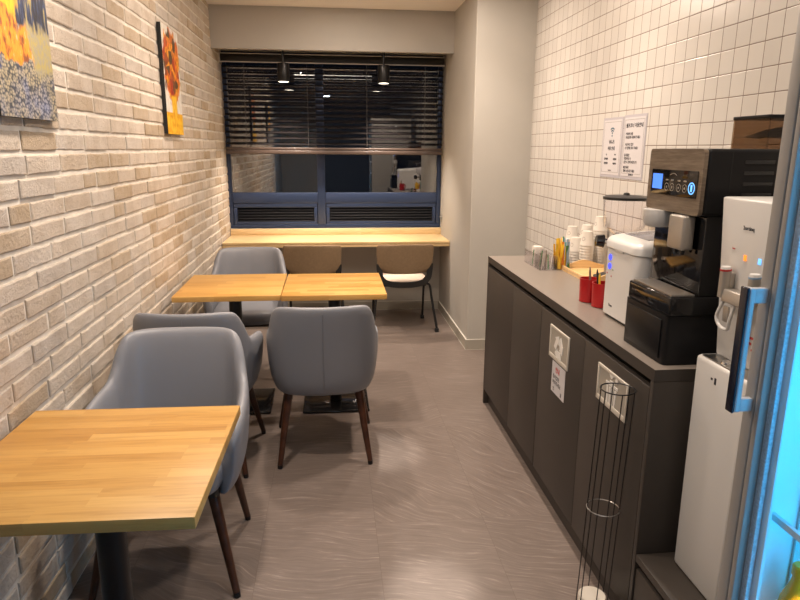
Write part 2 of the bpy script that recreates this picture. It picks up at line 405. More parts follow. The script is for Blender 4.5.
MAT = dict(
    floor=floor_mat(), tile=tile_mat(), brick=brick_mat(),
    mortar=mat('mortar', (.72, .67, .59), .9, noise=.12, nscale=20, bump=.5, bscale=120),
    plaster=mat('greige wall paint', (.45, .43, .39), .75, noise=.03, nscale=3),
    ceiling=mat('cream ceiling paint', (.85, .80, .73), .8),
    rear=mat('rear wall paint', (.34, .33, .31), .8),
    shop=mat('dim shop wall', (.10, .10, .11), .8),
    wood=wood_mat('oiled rubberwood butcher block', [(.47, .245, .058), (.55, .308, .082), (.61, .365, .112)]),
    barwood=wood_mat('pale maple veneer', [(.66, .48, .24), (.69, .51, .27), (.72, .54, .30)], .12, 1.2),
    traywood=wood_mat('pale bamboo tray', [(.70, .46, .20), (.74, .50, .24), (.78, .55, .28)], .05, .5),
    black_metal=mat('black powder coated steel', (.012, .012, .013), .35, .3),
    black_gloss=mat('black gloss steel plate', (.010, .010, .011), .12),
    leather=mat('grey blue leatherette', (.212, .222, .250), .40, bump=.12, bscale=500),
    walnut=mat('dark walnut leg', (.060, .022, .011), .30, noise=.35, nscale=25),
    brown_fabric=mat('brown woven fabric', (.215, .145, .082), .9, bump=.5, bscale=700, noise=.08, nscale=60),
    seat_fabric=mat('beige seat fabric', (.74, .62, .52), .9, bump=.3, bscale=600),
    black_plastic=mat('black plastic', (.012, .012, .012), .4),
    piano=mat('piano black plastic', (.006, .006, .007), .07),
    satin_black=mat('satin black casing', (.009, .009, .010), .36, spec=.25),
    cabinet=mat('dark taupe cabinet laminate', (.044, .036, .030), .50, noise=.05, nscale=4),
    worktop=mat('taupe worktop laminate', (.215, .185, .160), .38, noise=.05, nscale=150),
    gap=mat('black recess', (.004, .004, .004), .7),
    ivory=mat('ivory plastic', (.58, .54, .47), .4),
    ivory_dark=mat('beige recessed plastic', (.36, .33, .28), .45),
    symbol=mat('embossed pale symbol', (.74, .72, .68), .45),
    paper=mat('white paper', (.60, .58, .59), .7),
    sleeve=mat('clear sleeve edge', (.52, .50, .54), .2),
    ink=mat('black ink', (.03, .03, .04), .7), blue_ink=mat('teal ink', (.03, .10, .16), .7), red_ink=mat('red ink', (.55, .06, .06), .7),
    white_plastic=mat('white plastic', (.66, .655, .64), .30),
    cup=mat('white paper cup', (.62, .58, .52), .6),
    emblem=mat('grey print', (.22, .2, .18), .6),
    silver=mat('warm silver plastic', (.42, .39, .35), .32, .55),
    steel=mat('brushed steel', (.55, .54, .52), .3, 1),
    chrome=mat('chrome', (.75, .75, .75), .08, 1),
    red=mat('red plastic', (.42, .012, .014), .3),
    yellow=mat('yellow paper', (.80, .50, .03), .5), orange=mat('orange paper', (.75, .25, .03), .5), green=mat('green paper', (.05, .22, .08), .5),
    blue_p=mat('pale blue paper', (.25, .38, .55), .5), grey_p=mat('grey stirrer', (.22, .18, .14), .5),
    fridge=mat('grey painted steel', (.36, .345, .325), .38),
    fridge_in=mat('white refrigerator liner', (.80, .82, .84), .35),
    handle=mat('silver grey handle', (.45, .46, .48), .28),
    navy=mat('black and navy handle plastic', (.012, .014, .03), .18),
    frame=mat('blue grey aluminium window frame', (.034, .055, .120), .28, .3),
    louver=mat('dark louver metal', (.006, .007, .011), .5),
    slat=mat('dark brown blind slat', (.024, .021, .022), .22, .3),
    rail=mat('dark brown blind rail', (.075, .052, .042), .38),
    white_edge=mat('pale aluminium lip', (.55, .52, .48), .4),
    cord=mat('grey ladder cord', (.10, .09, .085), .8),
    baseboard=mat('greige baseboard', (.38, .355, .30), .55), bead=mat('pale sealant bead', (.62, .60, .54), .5),
    panel=woodgrain_panel(), vent=mat('dark grey vent slats', (.018, .018, .019), .3),
    lcd=mat('blue display', (.02, .06, .2), .2, emit=(.07, .25, 1.0), es=1.2),
    led_blue=mat('blue lamp', (.02, .03, .2), .3, emit=(.06, .08, 1.0), es=1.5),
    led_cyan=mat('pale blue lamp', (.05, .2, .5), .3, emit=(.15, .45, 1.0), es=1.6),
    led_orange=mat('orange lamp', (.5, .12, .01), .3, emit=(1, .25, .03), es=1.4),
    lamp=mat('lamp diffuser', (.8, .8, .8), .5, emit=(1, .86, .68), es=9),
    tube_lamp=mat('linear lamp diffuser', (.8, .8, .8), .5, emit=(1, .90, .78), es=1.7),
    bottle=mat('yellow drink', (.95, .37, .003), .25), bottle_label=mat('white label', (.7, .72, .75), .5),
    canvas_side=mat('black canvas side', (.012, .012, .012), .7),
    glass=glass_mat('window glass', (.86, .9, .92), 1.5, 0, 6.0),
    door_glass=glass_mat('clear door glass', (.92, .97, 1)),
    acrylic=glass_mat('clear acrylic', (.985, .98, .99), 1.35, .03, .8),
    smoke=glass_mat('smoked brown acrylic', (.66, .57, .48), 1.45, .02),
    beans=mat('dark coffee beans', (.022, .013, .008), .45, bump=1, bscale=150),
    lidglass=mat('grey translucent lid window', (.20, .20, .22), .15),
    frit=mat('dotted glass edging', (.55, .60, .66), .35, noise=.22, nscale=220),
)

# ------------------------------------------------------------------ room shell
XL, XT, YB, ZC = -.915, 1.434, 5.90, 2.57
XA = 1.010                       # alcove side wall
def struct(o): o['kind'] = 'structure'; return o
struct(MB().box(-1.2, 2.2, -4.2, 6.1, -.06, 0).build('floor', MAT['floor'], smooth=False))
struct(MB().box(-1.2, 2.2, -4.2, 6.1, ZC, ZC+.06).build('ceiling', MAT['ceiling'], smooth=False))
# brick wall: every brick modelled, chipped outline, in one wall mesh
random.seed(4)
wb = MB(); bm = wb.bm; tones = {}
wb.mi = 1; wb.box(-1.05, XL-.005, .98, 6.05, 0, ZC)
for f in bm.faces: tones[f] = .5
wb.mi = 0
course = .0705; z = .006; k = 0
while z < ZC-.02:
    h = .0560; z1 = min(z+h, ZC)
    y = .985 + random.choice((-.18, -.13, -.09, -.05, 0))
    while y < 5.9:
        ln = random.choice((.242, .245, .250, .236, .250, .247, .240, .238, .125))
        y0, y1 = max(y, .985), min(y+ln, 5.9); y += ln + random.uniform(.010, .015)
        if y1-y0 < .03: continue
        proud = XL + random.uniform(-.002, .003)
        n = max(3, int((y1-y0)/.035)); jit = lambda a: random.uniform(-a, a)
        out = []
        for i in range(n+1): out.append((y0+(y1-y0)*i/n + (jit(.002) if 0 < i < n else 0), z + jit(.0018)))
        out.append((y1+jit(.0015), (z+z1)/2))
        for i in range(n, -1, -1): out.append((y0+(y1-y0)*i/n + (jit(.002) if 0 < i < n else 0), z1 + jit(.0020)))
        out.append((y0+jit(.0015), (z+z1)/2))
        cy, cz = (y0+y1)/2, (z+z1)/2
        def ins(p, d):
            return (p[0] + d*(1 if p[0] < y0+.02 else -1 if p[0] > y1-.02 else 0), p[1] + (d if p[1] < cz-.004 else -d if p[1] > cz+.004 else 0))
        A = [bm.verts.new((XL-.012, p[0], p[1])) for p in out]
        Bv = [bm.verts.new((proud-.0025, p[0], p[1])) for p in out]
        C = [bm.verts.new((proud, *ins(p, .0042))) for p in out]
        t = random.random(); m_ = len(out); fs = []
        for i in range(m_):
            j = (i+1) % m_
            fs.append(bm.faces.new((A[i], A[j], Bv[j], Bv[i]))); fs.append(bm.faces.new((Bv[i], Bv[j], C[j], C[i])))
        fs.append(bm.faces.new(C))
        for f in fs: f.material_index = 0; tones[f] = t
    z += course; k += 1
lay = bm.loops.layers.float_color.new('tone')
for f in bm.faces:
    t = tones.get(f, .5)
    for lp in f.loops: lp[lay] = (t, t, t, 1)
struct(wb.build('wall_left', [MAT['brick'], MAT['mortar']], smooth=False))
# other walls
struct(MB().box(XT, XT+.12, -4, 4.594, 0, ZC).build('wall_right', MAT['tile'], smooth=False))
al = MB().box(XA, XT+.12, 4.594, 6.05, 0, ZC, .006, 3, only=2)
struct(al.build('wall_alcove', MAT['plaster'], smooth=False))
struct(MB().box(-.95, XA, YB, 6.05, 0, .782).build('wall_back', MAT['plaster'], smooth=False))
struct(MB().box(-.95, XA, YB, 6.05, 2.30, ZC).build('wall_back_upper', MAT['plaster'], smooth=False))
struct(MB().box(-1.05, -.25, -.72, -.60, 0, ZC).build('wall_rear_partition', MAT['rear'], smooth=False))
struct(MB().box(-1.05, -.93, -.60, .98, 0, ZC).build('wall_left_plain', MAT['rear'], smooth=False))
struct(MB().box(-1.05, 2.0, -4.1, -4.0, 0, ZC).build('wall_rear', MAT['shop'], smooth=False))
struct(MB().box(-1.05, -.95, -4.0, -.72, 0, ZC).build('wall_left_rear', MAT['shop'], smooth=False))
struct(MB().box(XL-.005, XA, 5.42, 5.475, 2.255, ZC).build('trim_1', MAT['plaster'], smooth=False))
# baseboards with a pale sealant bead
def bboard(name, pts):
    b = MB()
    for (x0, x1, y0, y1) in pts: b.mi = 0; b.box(x0, x1, y0, y1, 0, .078); b.mi = 1; b.box(x0-.001, x1+.001, y0-.001, y1+.001, .078, .081); b.box(x0-.002, x1+.002, y0-.002, y1+.002, 0, .002)
    struct(b.build(name, [MAT['baseboard'], MAT['bead']], smooth=False))
bboard('baseboard_alcove', [(XA-.009, XA-.0005, 4.585, YB-.010)])
bboard('baseboard_column', [(XA, XT-.001, 4.585, 4.5935)])
bboard('baseboard_back', [(XL+.012, XA-.012, YB-.009, YB-.0005)])

# ------------------------------------------------------------------ window
win = struct(empty('window_1', (.045, 5.93, .782), None, None))
f = MB()
wx0, wx1, wz0, wz1, wy0, wy1 = -.925, 1.005, .783, 2.299, 5.905, 5.955
for (a, b, c, d) in ((wx0, wx1, wz0, wz0+.035), (wx0, wx1, wz1-.04, wz1), (wx0, wx0+.04, wz0+.035, wz1-.04), (wx1-.035, wx1, wz0+.035, wz1-.04)):
    f.box(a, b, wy0, wy1, c, d, .004)
f.box(-.125, -.055, wy0-.005, wy1, wz0+.035, wz1-.04, .004)
f.box(wx0+.04, -.125, wy0-.003, wy1, 1.010, 1.105, .005); f.box(-.055, wx1-.035, wy0-.003, wy1, 1.010, 1.105, .005)
f.build('frame', MAT['frame'], win)
for (a, b) in ((wx0+.04, -.125), (-.055, wx1-.035)):
    MB().box(a, b, 5.925, 5.931, 1.105, wz1-.04).build('pane', MAT['glass'], win, smooth=False)
    s = MB()
    s.box(a+.005, b-.005, 5.908, 5.945, .970, 1.009, .005); s.box(a+.005, b-.005, 5.908, 5.945, .819, .840, .004)
    s.box(a+.005, a+.035, 5.908, 5.945, .840, .970, .004); s.box(b-.035, b-.005, 5.908, 5.945, .840, .970, .004)
    sh = s.build('sash', MAT['frame'], win)
    l = MB()
    l.box(a+.036, b-.036, 5.946, 5.950, .841, .969)
    for i in range(5):
        zz = .844+.025*i
        l.hexa([(a+.036, 5.915, zz), (b-.036, 5.915, zz), (b-.036, 5.942, zz+.018), (a+.036, 5.942, zz+.018), (a+.036, 5.915, zz+.003), (b-.036, 5.915, zz+.003), (b-.036, 5.942, zz+.021), (a+.036, 5.942, zz+.021)])
    l.build('louver', MAT['louver'], sh, smooth=False)

# ------------------------------------------------------------------ venetian blind
bl = empty('venetian_blind', (.04, 5.80, 1.445), 'dark brown venetian blind half lowered over the window', 'blind')
b = MB(); b.box(-.905, .995, 5.765, 5.835, 2.20, 2.262, .003); b.mi = 1
b.box(-.908, .998, 5.762, 5.766, 2.194, 2.202); b.box(-.912, -.905, 5.760, 5.835, 2.194, 2.266); b.box(-.908, .998, 5.762, 5.766, 2.262, 2.268)
b.build('headrail', [MAT['black_plastic'], MAT['white_edge']], bl)
n = 14
for i in range(n):
    zc = 2.165 - i*(2.165-1.535)/(n-1); t = math.radians(22)
    a = MB(); R = []
    for x in (-.895, .990):
        ring = []
        for sgn in (1, -1):
            for q in ([-1, -.5, 0, .5, 1] if sgn > 0 else [1, .5, 0, -.5, -1]):
                d = .025*q; camb = .0035*(1-q*q) + sgn*.0009
                ring.append(Vector((x, 5.80 + d*math.cos(t) - camb*math.sin(t)*.0, zc + d*math.sin(t) + camb)))
        R.append(ring)
    a.rings(R); a.build('slat', MAT['slat'], bl)
b = MB(); b.box(-.90, .993, 5.770, 5.830, 1.445, 1.478, .006, 3); b.box(-.90, .993, 5.772, 5.828, 1.480, 1.502, .005, 3)
b.build('bottom_rail', MAT['rail'], bl)
for x in (-.72, -.19, .32, .83):
    c = MB(); c.cyl((x, 5.773, 1.502), (x, 5.773, 2.20), .0014, n=6); c.cyl((x, 5.827, 1.502), (x, 5.827, 2.20), .0014, n=6)
    c.cyl((x, 5.764, 1.465), (x, 5.7705, 1.465), .009, n=14)
    c.build('ladder_cord', MAT['cord'], bl)

# ------------------------------------------------------------------ spotlights under the window head
def spotlight(x, label):
    r = empty('ceiling_spotlight', (x, 5.535, ZC), label, 'spotlight', 'black spotlights above the window bar')
    MB().cyl((x, 5.535, 2.545), (x, 5.535, ZC), .05, n=24).build('canopy', MAT['black_metal'], r)
    MB().cyl((x, 5.535, 2.165), (x, 5.535, 2.545), .010, n=12).build('stem', MAT['black_metal'], r)
    h = MB(); h.lathe([(.040, 2.030), (.047, 2.022), (.048, 2.024), (.048, 2.160), (.044, 2.166)], x, 5.535, 28)
    h.build('lamp_housing', MAT['black_metal'], r)
    MB().cyl((x, 5.535, 2.0235), (x, 5.535, 2.0295), .040, n=28).build('lamp_lens', MAT['lamp'], r)
    l = spot('spotlight_beam', (0, 0, -.55), 120, WARM, 95, .7, .035); l.parent = r
spotlight(-.372, 'black cylinder spotlight, the left one of the two above the window bar')
spotlight(.446, 'black cylinder spotlight, the right one of the two above the window bar')
ll = empty('linear_ceiling_light', (.075, 1.75, ZC), 'white linear ceiling lamp across the room', 'ceiling light')
MB().box(-.7, .85, 1.60, 1.86, ZC-.020, ZC-.001, .004).build('housing', MAT['white_plastic'], ll)
MB().box(-.69, .84, 1.61, 1.85, ZC-.065, ZC-.0205).build('diffuser', MAT['tube_lamp'], ll)

# ------------------------------------------------------------------ window bar
bar = empty('window_bar_counter', (.05, 5.62, .683), 'long pale wood bar counter running under the window', 'counter')
MB().box(XL+.004, XA-.002, 5.386, 5.885, .706, .725, .002).build('countertop', MAT['barwood'], bar)
MB().box(XL+.004, XA-.002, 5.392, 5.412, .680, .705, .002).build('apron', MAT['barwood'], bar)
MB().box(XL+.004, XA-.002, 5.866, 5.886, .7255, .782, .002).build('backsplash', MAT['barwood'], bar)
MB().box(XL+.004, XA-.002, 5.87, 5.885, .66, .705).build('wall_cleat', MAT['barwood'], bar)

# ------------------------------------------------------------------ wall paintings
def canvas(y0, y1, z0, z1, kind, label):
    r = empty('canvas_painting', (XL+.014, (y0+y1)/2, z0), label, 'painting')
    MB().box(XL+.003, XL+.024, y0, y1, z0, z1, .001).build('stretcher', MAT['canvas_side'], r, smooth=False)
    MB().box(XL+.0242, XL+.0256, y0, y1, z0, z1).build('painted_face', painting_mat(kind), r, smooth=False)
canvas(1.91, 2.282, 1.580, 2.085, 'street', 'unframed canvas of yellow, dark blue and cobbled grey patches on brick wall')
canvas(3.757, 4.132, 1.571, 2.149, 'bouquet', 'unframed canvas with orange and red blobs on white above yellow')

# ------------------------------------------------------------------ tables
def make_table(loc, label, group=None, w=.60):
    r = empty('cafe_table', (0, 0, 0), label, 'table', group)
    h = w/2
    MB().box(-h, h, -.305, .305, .702, .732, .0025).build('tabletop', MAT['wood'], r, local=True)
    MB().box(-.15, .15, -.15, .15, .694, .7015, .003).cyl((0, 0, .660), (0, 0, .694), .05, n=24).build('top_bracket', MAT['black_metal'], r, local=True)
    MB().cyl((0, 0, .017), (0, 0, .66), .038, n=28).build('column', MAT['black_metal'], r, local=True)
    MB().box(-.205, .205, -.19, .19, .003, .017, .006, 3).cyl((0, 0, .0), (0, 0, .003), .15, n=20).build('base_plate', MAT['black_gloss'], r, local=True)
    r.location = loc
    return r
t0 = make_table((-.596, 1.566, 0), 'square butcher block table at the front against the brick wall')
t0.rotation_euler = (0, 0, math.radians(-1.2))
t1 = copy_tree(t0); t1.location = (-.5665, 3.672, 0); t1.rotation_euler = (0, 0, math.radians(.6))
tag(t1, 'square butcher block table at the back, on the brick wall side of the pair', 'table')
t1.scale = (.945, 1, 1)
t2 = copy_tree(t0); t2.rotation_euler = (0, 0, 0); t2.location = (.006, 3.658, 0); t2.scale = (.945, 1, 1)
tag(t2, 'square butcher block table at the back, on the aisle side of the pair', 'table')

# ------------------------------------------------------------------ tub armchairs
def tub_chair(label):
    r = empty('tub_armchair', (0, 0, 0), label, 'chair')
    HP = [Vector(p) for p in ((0, -.288, .812), (.10, -.281, .813), (.178, -.260, .812), (.222, -.228, .800), (.243, -.196, .755), (.254, -.165, .695),
          (.264, -.125, .655), (.275, -.03, .640), (.278, .07, .624), (.271, .155, .598), (.250, .198, .552))]
    right = spline(HP, 4)
    left = [Vector((-p.x, p.y, p.z)) for p in reversed(right[1:])]
    C = left + right; n = len(C)
    zb = .360
    def sc(z):       # plan scale with height
        pts = [(.360, .83, .82), (.385, .91, .91), (.45, .965, .97), (.55, 1.0, 1.0), (.65, .995, 1.06), (.83, .985, 1.17)]
        for (z0, a0, b0), (z1, a1, b1) in zip(pts, pts[1:]):
            if z <= z1:
                t = max(0, (z-z0)/(z1-z0)); return a0+(a1-a0)*t, b0+(b1-b0)*t
        return pts[-1][1:]
    R = []
    for i, p in enumerate(C):
        tg = C[min(i+1, n-1)] - C[max(i-1, 0)]; tg.z = 0; tg.normalize()
        nin = Vector((-tg.y, tg.x, 0))          # towards the seat
        if nin.dot(Vector((0, -.0, 0))-Vector((p.x, p.y+.0, 0))) < 0 and abs(p.x) > .1: nin = -nin
        if abs(p.x) <= .1 and nin.y < 0: nin = -nin
        zt = p.z
        def O(z, inn):
            a, b = sc(z); y = p.y*b if p.y < 0 else p.y
            return Vector((p.x*a, y, z)) + nin*inn
        th = .046
        ring = [O(zb, .0), O(zb+.02, 0), O(zb+.075, 0), O(zb+(zt-zb)*.45, 0), O(zb+(zt-zb)*.72, 0), O(zt-.035, 0), O(zt-.012, .003), O(zt, .014),
                O(zt-.002, .028), O(zt-.018, .038), O(zt-.05, th), O(zb+(zt-zb)*.62, th+.004), O(.47, th+.006), O(.42, th), O(.385, th-.006), O(zb, .03)]
        R.append(ring)
    a = MB(); a.rings(R)
    # rear seam
    a.build('shell', MAT['leather'], r, subsurf=1, local=True, angle=180)
    s = MB(); a0, b0 = sc(.6)
    s.tube([Vector((0, (-.288)*sc(z)[1]-.0006, z)) for z in (.40, .45, .52, .60, (.68), .75, .785)], .0016, 6)
    s.build('back_seam', MAT['leather'], r, local=True)
    # seat cushion
    c = MB(); cr = []
    def outline(k, z):
        pts = []
        for i in range(40):
            t = 2*PI*i/40; cs, sn = math.cos(t), math.sin(t)
            x = .210*math.copysign(abs(cs)**.45, cs); y = .250*math.copysign(abs(sn)**.45, sn)
            pts.append(Vector((x*k, 0.042+y*k, z)))
        return pts
    for k, z in ((.90, .392), (.975, .398), (1.0, .418), (1.0, .445), (.985, .463), (.93, .474), (.7, .482), (.3, .485)): cr.append(outline(k, z))
    c.rings(cr); c.build('seat_cushion', MAT['leather'], r, local=True, angle=60)
    MB().box(-.195, .195, -.195, .215, .366, .392, .02, 3, only=2).build('seat_base', MAT['black_plastic'], r, local=True)
    for sx in (-1, 1):
        for sy, ty, fy in ((-1, -.165, -.235), (1, .165, .235)):
            tx, fx = .165*sx, (.216 if sy < 0 else .238)*sx
            leg = MB(); P0 = Vector((tx, ty, .372)); P1 = Vector((fx, fy, .018))
            leg.cyl(P0, P1, .021, .0125, 18)
            lg = leg.build('leg', MAT['walnut'], r, local=True)
            d = (P1-P0).normalized()
            MB().cyl(P1, (P1.x+d.x*.012, P1.y+d.y*.012, 0), .0128, .0115, 16).build('foot_cap', MAT['black_metal'], lg, local=True)
    return r
ch = tub_chair('grey blue tub armchair with its back to us at the aisle side table')
def put(o, x, y, rz, label=None):
    o.location = (x, y, 0); o.rotation_euler = (0, 0, rz)
    if label: o['label'] = label
    return o
src = ch
put(src, -.056, 3.075, math.radians(1))
put(copy_tree(src), -.632, 3.006, math.radians(-1.5), 'grey blue tub armchair half hidden behind another, facing the brick side back table')
put(copy_tree(src), -.586, 2.176, PI, 'grey blue tub armchair tucked under the front table, its inner back facing us')
put(copy_tree(src), -.575, 4.275, PI+math.radians(1), 'grey blue tub armchair beyond the back tables, nearest to the window bar')

# ------------------------------------------------------------------ bar chairs
def bar_chair(label):
    r = empty('bar_chair', (0, 0, 0), label, 'chair')
    # upholstered back: slightly curved slab, corners rounded, narrower at the foot
    def slab(name, m, zs, halfw, thick, y0, curve, parent):
        R = []
        for (z, w) in zip(zs, halfw):
            ring = []
            for s_ in (-1, 1):
                for q in ([-1, -.75, -.4, 0, .4, .75, 1] if s_ < 0 else [1, .75, .4, 0, -.4, -.75, -1]):
                    ring.append(Vector((w*q, y0 + s_*thick/2*(1-.5*q**6) + curve*q*q + (z-.45)*-.12, z)))
            R.append(ring)
        return MB().rings(R).build(name, m, parent, local=True, angle=50)
    zs = [.500, .504, .518, .548, .59, .66, .715, .733, .740, .742]
    hw = [.150, .176, .198, .218, .228, .234, .234, .228, .215, .195]
    slab('backrest', MAT['brown_fabric'], zs, hw, .036, -.225, .035, r)
    # black frame with the gap over the seat
    fr = MB()
    def sect(pts, w, d):
        P = spline(pts, 6); R = []
        for i, p in enumerate(P):
            t = (P[min(i+1, len(P)-1)]-P[max(i-1, 0)]).normalized(); b_ = Vector((0, 1, 0)); nn = t.cross(b_).normalized()
            R.append([p+nn*w/2+b_*d/2, p-nn*w/2+b_*d/2, p-nn*w/2-b_*d/2, p+nn*w/2-b_*d/2])
        fr.rings(R)
    sect([(-.212, -.203, .58), (-.208, -.204, .52), (-.192, -.210, .455), (-.13, -.222, .415), (0, -.230, .405), (.13, -.222, .415), (.192, -.210, .455), (.208, -.204, .52), (.212, -.203, .58)], .046, .026)
    fr.build('back_frame', MAT['black_plastic'], r, local=True)
    c = MB(); cr = []
    for k, z in ((.93, .405), (1, .412), (1, .428), (.96, .440), (.7, .446)):
        cr.append([Vector((.21*k*math.copysign(abs(math.cos(t))**.5, math.cos(t)), -.0+.195*k*math.copysign(abs(math.sin(t))**.5, math.sin(t)), z)) for t in [2*PI*i/36 for i in range(36)]])
    c.rings(cr).build('seat_pad', MAT['seat_fabric'], r, local=True, angle=60)
    MB().box(-.19, .19, -.19, .19, .385, .405, .02, 3, only=2).build('seat_shell', MAT['black_plastic'], r, local=True)
    for sx in (-1, 1):
        for fy, fx, top in ((-.25, .270, -.14), (.20, .225, .12)):
            pts = [(sx*.12, top, .394), (sx*.19, top+.0, .394), (sx*.222, top+.01*(1 if fy > 0 else -1), .378), (sx*(.222+.3*(fx-.222)), top+.35*(fy-top), .27), (sx*fx, fy, .03)]
            lg = MB().tube(spline(pts, 6), .0105, 10).build('leg', MAT['black_metal'], r, local=True)
            MB().box(sx*fx-.016, sx*fx+.016, fy-.016, fy+.016, 0, .032, .004).build('foot', MAT['black_plastic'], lg, local=True)
    return r
b1 = bar_chair('brown backed black frame chair at the window bar, nearest the alcove wall')
put(b1, .582, 5.335, math.radians(2))
put(copy_tree(b1), -.155, 5.335, math.radians(-2), 'brown backed chair at the window bar, partly hidden behind the back tables')

# ------------------------------------------------------------------ counter cabinets
XF, CY0, CY1 = .893, 1.606, 3.559
def cab(y0, y1, label, endside, joints):
    r = empty('base_cabinet', (1.16, (y0+y1)/2, 0), label, 'cabinet')
    MB().box(XF+.020, XT-.004, y0+.0185, y1-.0185, .095, .842).box(XF+.030, XT-.004, y0+.0185, y1-.0185, .842, .863).build('carcass', MAT['gap'], r, smooth=False)
    MB().box(XF+.030, XF+.046, y0+(.0185 if endside < 0 else .0003), y1-(.0185 if endside > 0 else .0003), 0, .0945).build('toe_kick', MAT['cabinet'], r, smooth=False)
    p = MB()
    if endside < 0: p.box(XF, XT-.004, y0, y0+.018, 0, .8635, .001)
    else: p.box(XF, XT-.004, y1-.018, y1, 0, .8635, .001)
    p.build('end_panel', MAT['cabinet'], r)
    ds = []
    for a, b_ in zip(joints, joints[1:]):
        ds.append(MB().box(XF, XF+.019, a+.0015, b_-.0015, .092, .841, .0012).build('door', MAT['cabinet'], r))
    return r, ds
cabL, dL = cab(2.583, CY1, 'dark two-door base cabinet at the far end of the counter', 1, [2.584, 3.02, 3.540])
cabR, dR = cab(CY0, 2.582, 'dark base cabinet with two waste flaps at the near counter end', -1, [1.6255, 2.100, 2.581])
wt = empty('worktop', (1.16, (CY0+CY1)/2, .865), None, None)
MB().box(XF+.0012, XT-.003, CY0+.0012, CY1-.0012, .865, .9).build('top_board', MAT['worktop'], wt, smooth=False)
e_ = MB(); e_.box(XF, XF+.0011, CY0, CY1, .865, .8997); e_.box(XF+.0012, XT-.003, CY0, CY0+.0011, .865, .8997); e_.box(XF+.0012, XT-.003, CY1-.0011, CY1, .865, .8997)
e_.build('edge_band', MAT['cabinet'], wt, smooth=False)
tag(wt, 'long taupe laminate worktop carrying the drink machines', 'worktop')
# waste flaps
def arrow_ring(m, cy, cz, R, x):
    for k in range(3):
        a0 = PI/2 + 2*PI*k/3
        pts = []
        V = [(cy + R*math.cos(a0+2*PI*j/3+PI/3*0), cz + R*math.sin(a0+2*PI*j/3)) for j in range(2)]
        (ya, za), (yb, zb_) = V
        dy, dz = yb-ya, zb_-za; ln = math.hypot(dy, dz); dy, dz = dy/ln, dz/ln; ny, nz = -dz, dy
        w = R*.24; s0, s1, s2 = ln*.17, ln*.60, ln*.90
        P = lambda s_, t_: (ya+dy*s_+ny*t_, za+dz*s_+nz*t_)
        m.prism([P(s0, -w), P(s1, -w), P(s1, -w*1.8), P(s2, 0), P(s1, w*1.8), P(s1, w), P(s0+w*.5, w)], 0, x-.002, x+.001)
def flap(y0, y1, z0, z1, kind):
    r = MB(); x = XF; t = .010
    r.box(x-.006, x-.0005, y0, y0+t, z0, z1, .001); r.box(x-.006, x-.0005, y1-t, y1, z0, z1, .001)
    r.box(x-.006, x-.0005, y0+t, y1-t, z1-t, z1, .001); r.box(x-.006, x-.0005, y0+t, y1-t, z0, z0+.018, .001)
    fl = r.build('waste_flap', MAT['ivory'], cabR)
    MB().hexa([(x-.0045, y0+t, z0+.018), (x-.0008, y0+t, z0+.018), (x-.0008, y1-t, z0+.018), (x-.0045, y1-t, z0+.018),
               (x-.0020, y0+t, z1-t), (x-.0008, y0+t, z1-t), (x-.0008, y1-t, z1-t), (x-.0020, y1-t, z1-t)]).build('swing_plate', MAT['ivory_dark'], fl, smooth=False)
    s = MB(); cy, cz = (y0+y1)/2, (z0+z1)/2+.004
    if kind == 'recycle': arrow_ring(s, cy, cz-.010, .056, x-.004)
    else:
        xx = x-.0045; scl = lambda P: [(cy+(p-cy)*1.25, cz+(q-cz)*1.2-.003) for p, q in P]
        s.prism(scl([(cy-.034, cz+.012), (cy+.034, cz+.012), (cy+.034, cz+.019), (cy-.034, cz+.019)]), 0, xx-.001, xx+.002)
        s.prism(scl([(cy-.012, cz+.021), (cy+.012, cz+.021), (cy+.012, cz+.027), (cy-.012, cz+.027)]), 0, xx-.001, xx+.002)
        for q in (-.024, -.008, .008, .024): s.prism(scl([(cy+q*.86-.004, cz-.042), (cy+q*.86+.004, cz-.042), (cy+q+.005, cz+.008), (cy+q-.005, cz+.008)]), 0, xx-.001, xx+.002)
        s.prism(scl([(cy+.006, cz+.032), (cy+.020, cz+.046), (cy+.006, cz+.050), (cy-.006, cz+.040)]), 0, xx-.001, xx+.002)
        s.prism(scl([(cy-.03, cz+.030), (cy-.018, cz+.034), (cy-.02, cz+.046), (cy-.034, cz+.042)]), 0, xx-.001, xx+.002)
    s.build('symbol', MAT['symbol'], fl, smooth=False)
flap(2.238, 2.448, .669, .803, 'recycle')
flap(1.742, 1.964, .677, .803, 'bin')
FX = lambda x, y0, z0: (lambda u, v, d: (x - d, y0 - u, z0 + v))      # lettering on a face that looks towards -x
# paper sign under the first flap
sg = empty('paper_notice', (XF-.001, 2.335, .528), 'small white notice with red heading taped below the recycling flap', 'notice')
MB().box(XF-.0014, XF-.0004, 2.262, 2.409, .530, .660).build('sheet', MAT['paper'], sg, smooth=False)
s = MB(); s.text('안내', .026, FX(XF-.0016, 2.370, .622), bold=.0006); s.build('red_heading', MAT['red_ink'], sg, smooth=False)
s = MB(); s.text('종이컵만', .020, FX(XF-.0016, 2.395, .592)); s.text('버려주세요', .020, FX(XF-.0016, 2.395, .568)); s.text('컵', .018, FX(XF-.0016, 2.390, .540)); s.text('물', .018, FX(XF-.0016, 2.305, .540))
s.build('printed_text', MAT['ink'], sg, smooth=False)
# low plinth next to the tall cabinet
lo = empty('low_plinth_cabinet', (1.16, 1.1, 0), 'low dark plinth cabinet holding the water purifier', 'cabinet')
MB().box(XF, XT-.004, .985, CY0-.002, .292, .316, .0015).build('top_board', MAT['cabinet'], lo)
MB().box(XF+.025, XT-.006, .987, CY0-.004, .05, .2915).build('carcass', MAT['gap'], lo, smooth=False)
MB().box(XF+.004, XF+.023, .990, CY0-.004, .05, .268, .001).build('door', MAT['cabinet'], lo)
MB().box(XF+.03, XT-.006, .990, CY0-.004, 0, .049).build('toe_kick', MAT['cabinet'], lo, smooth=False)

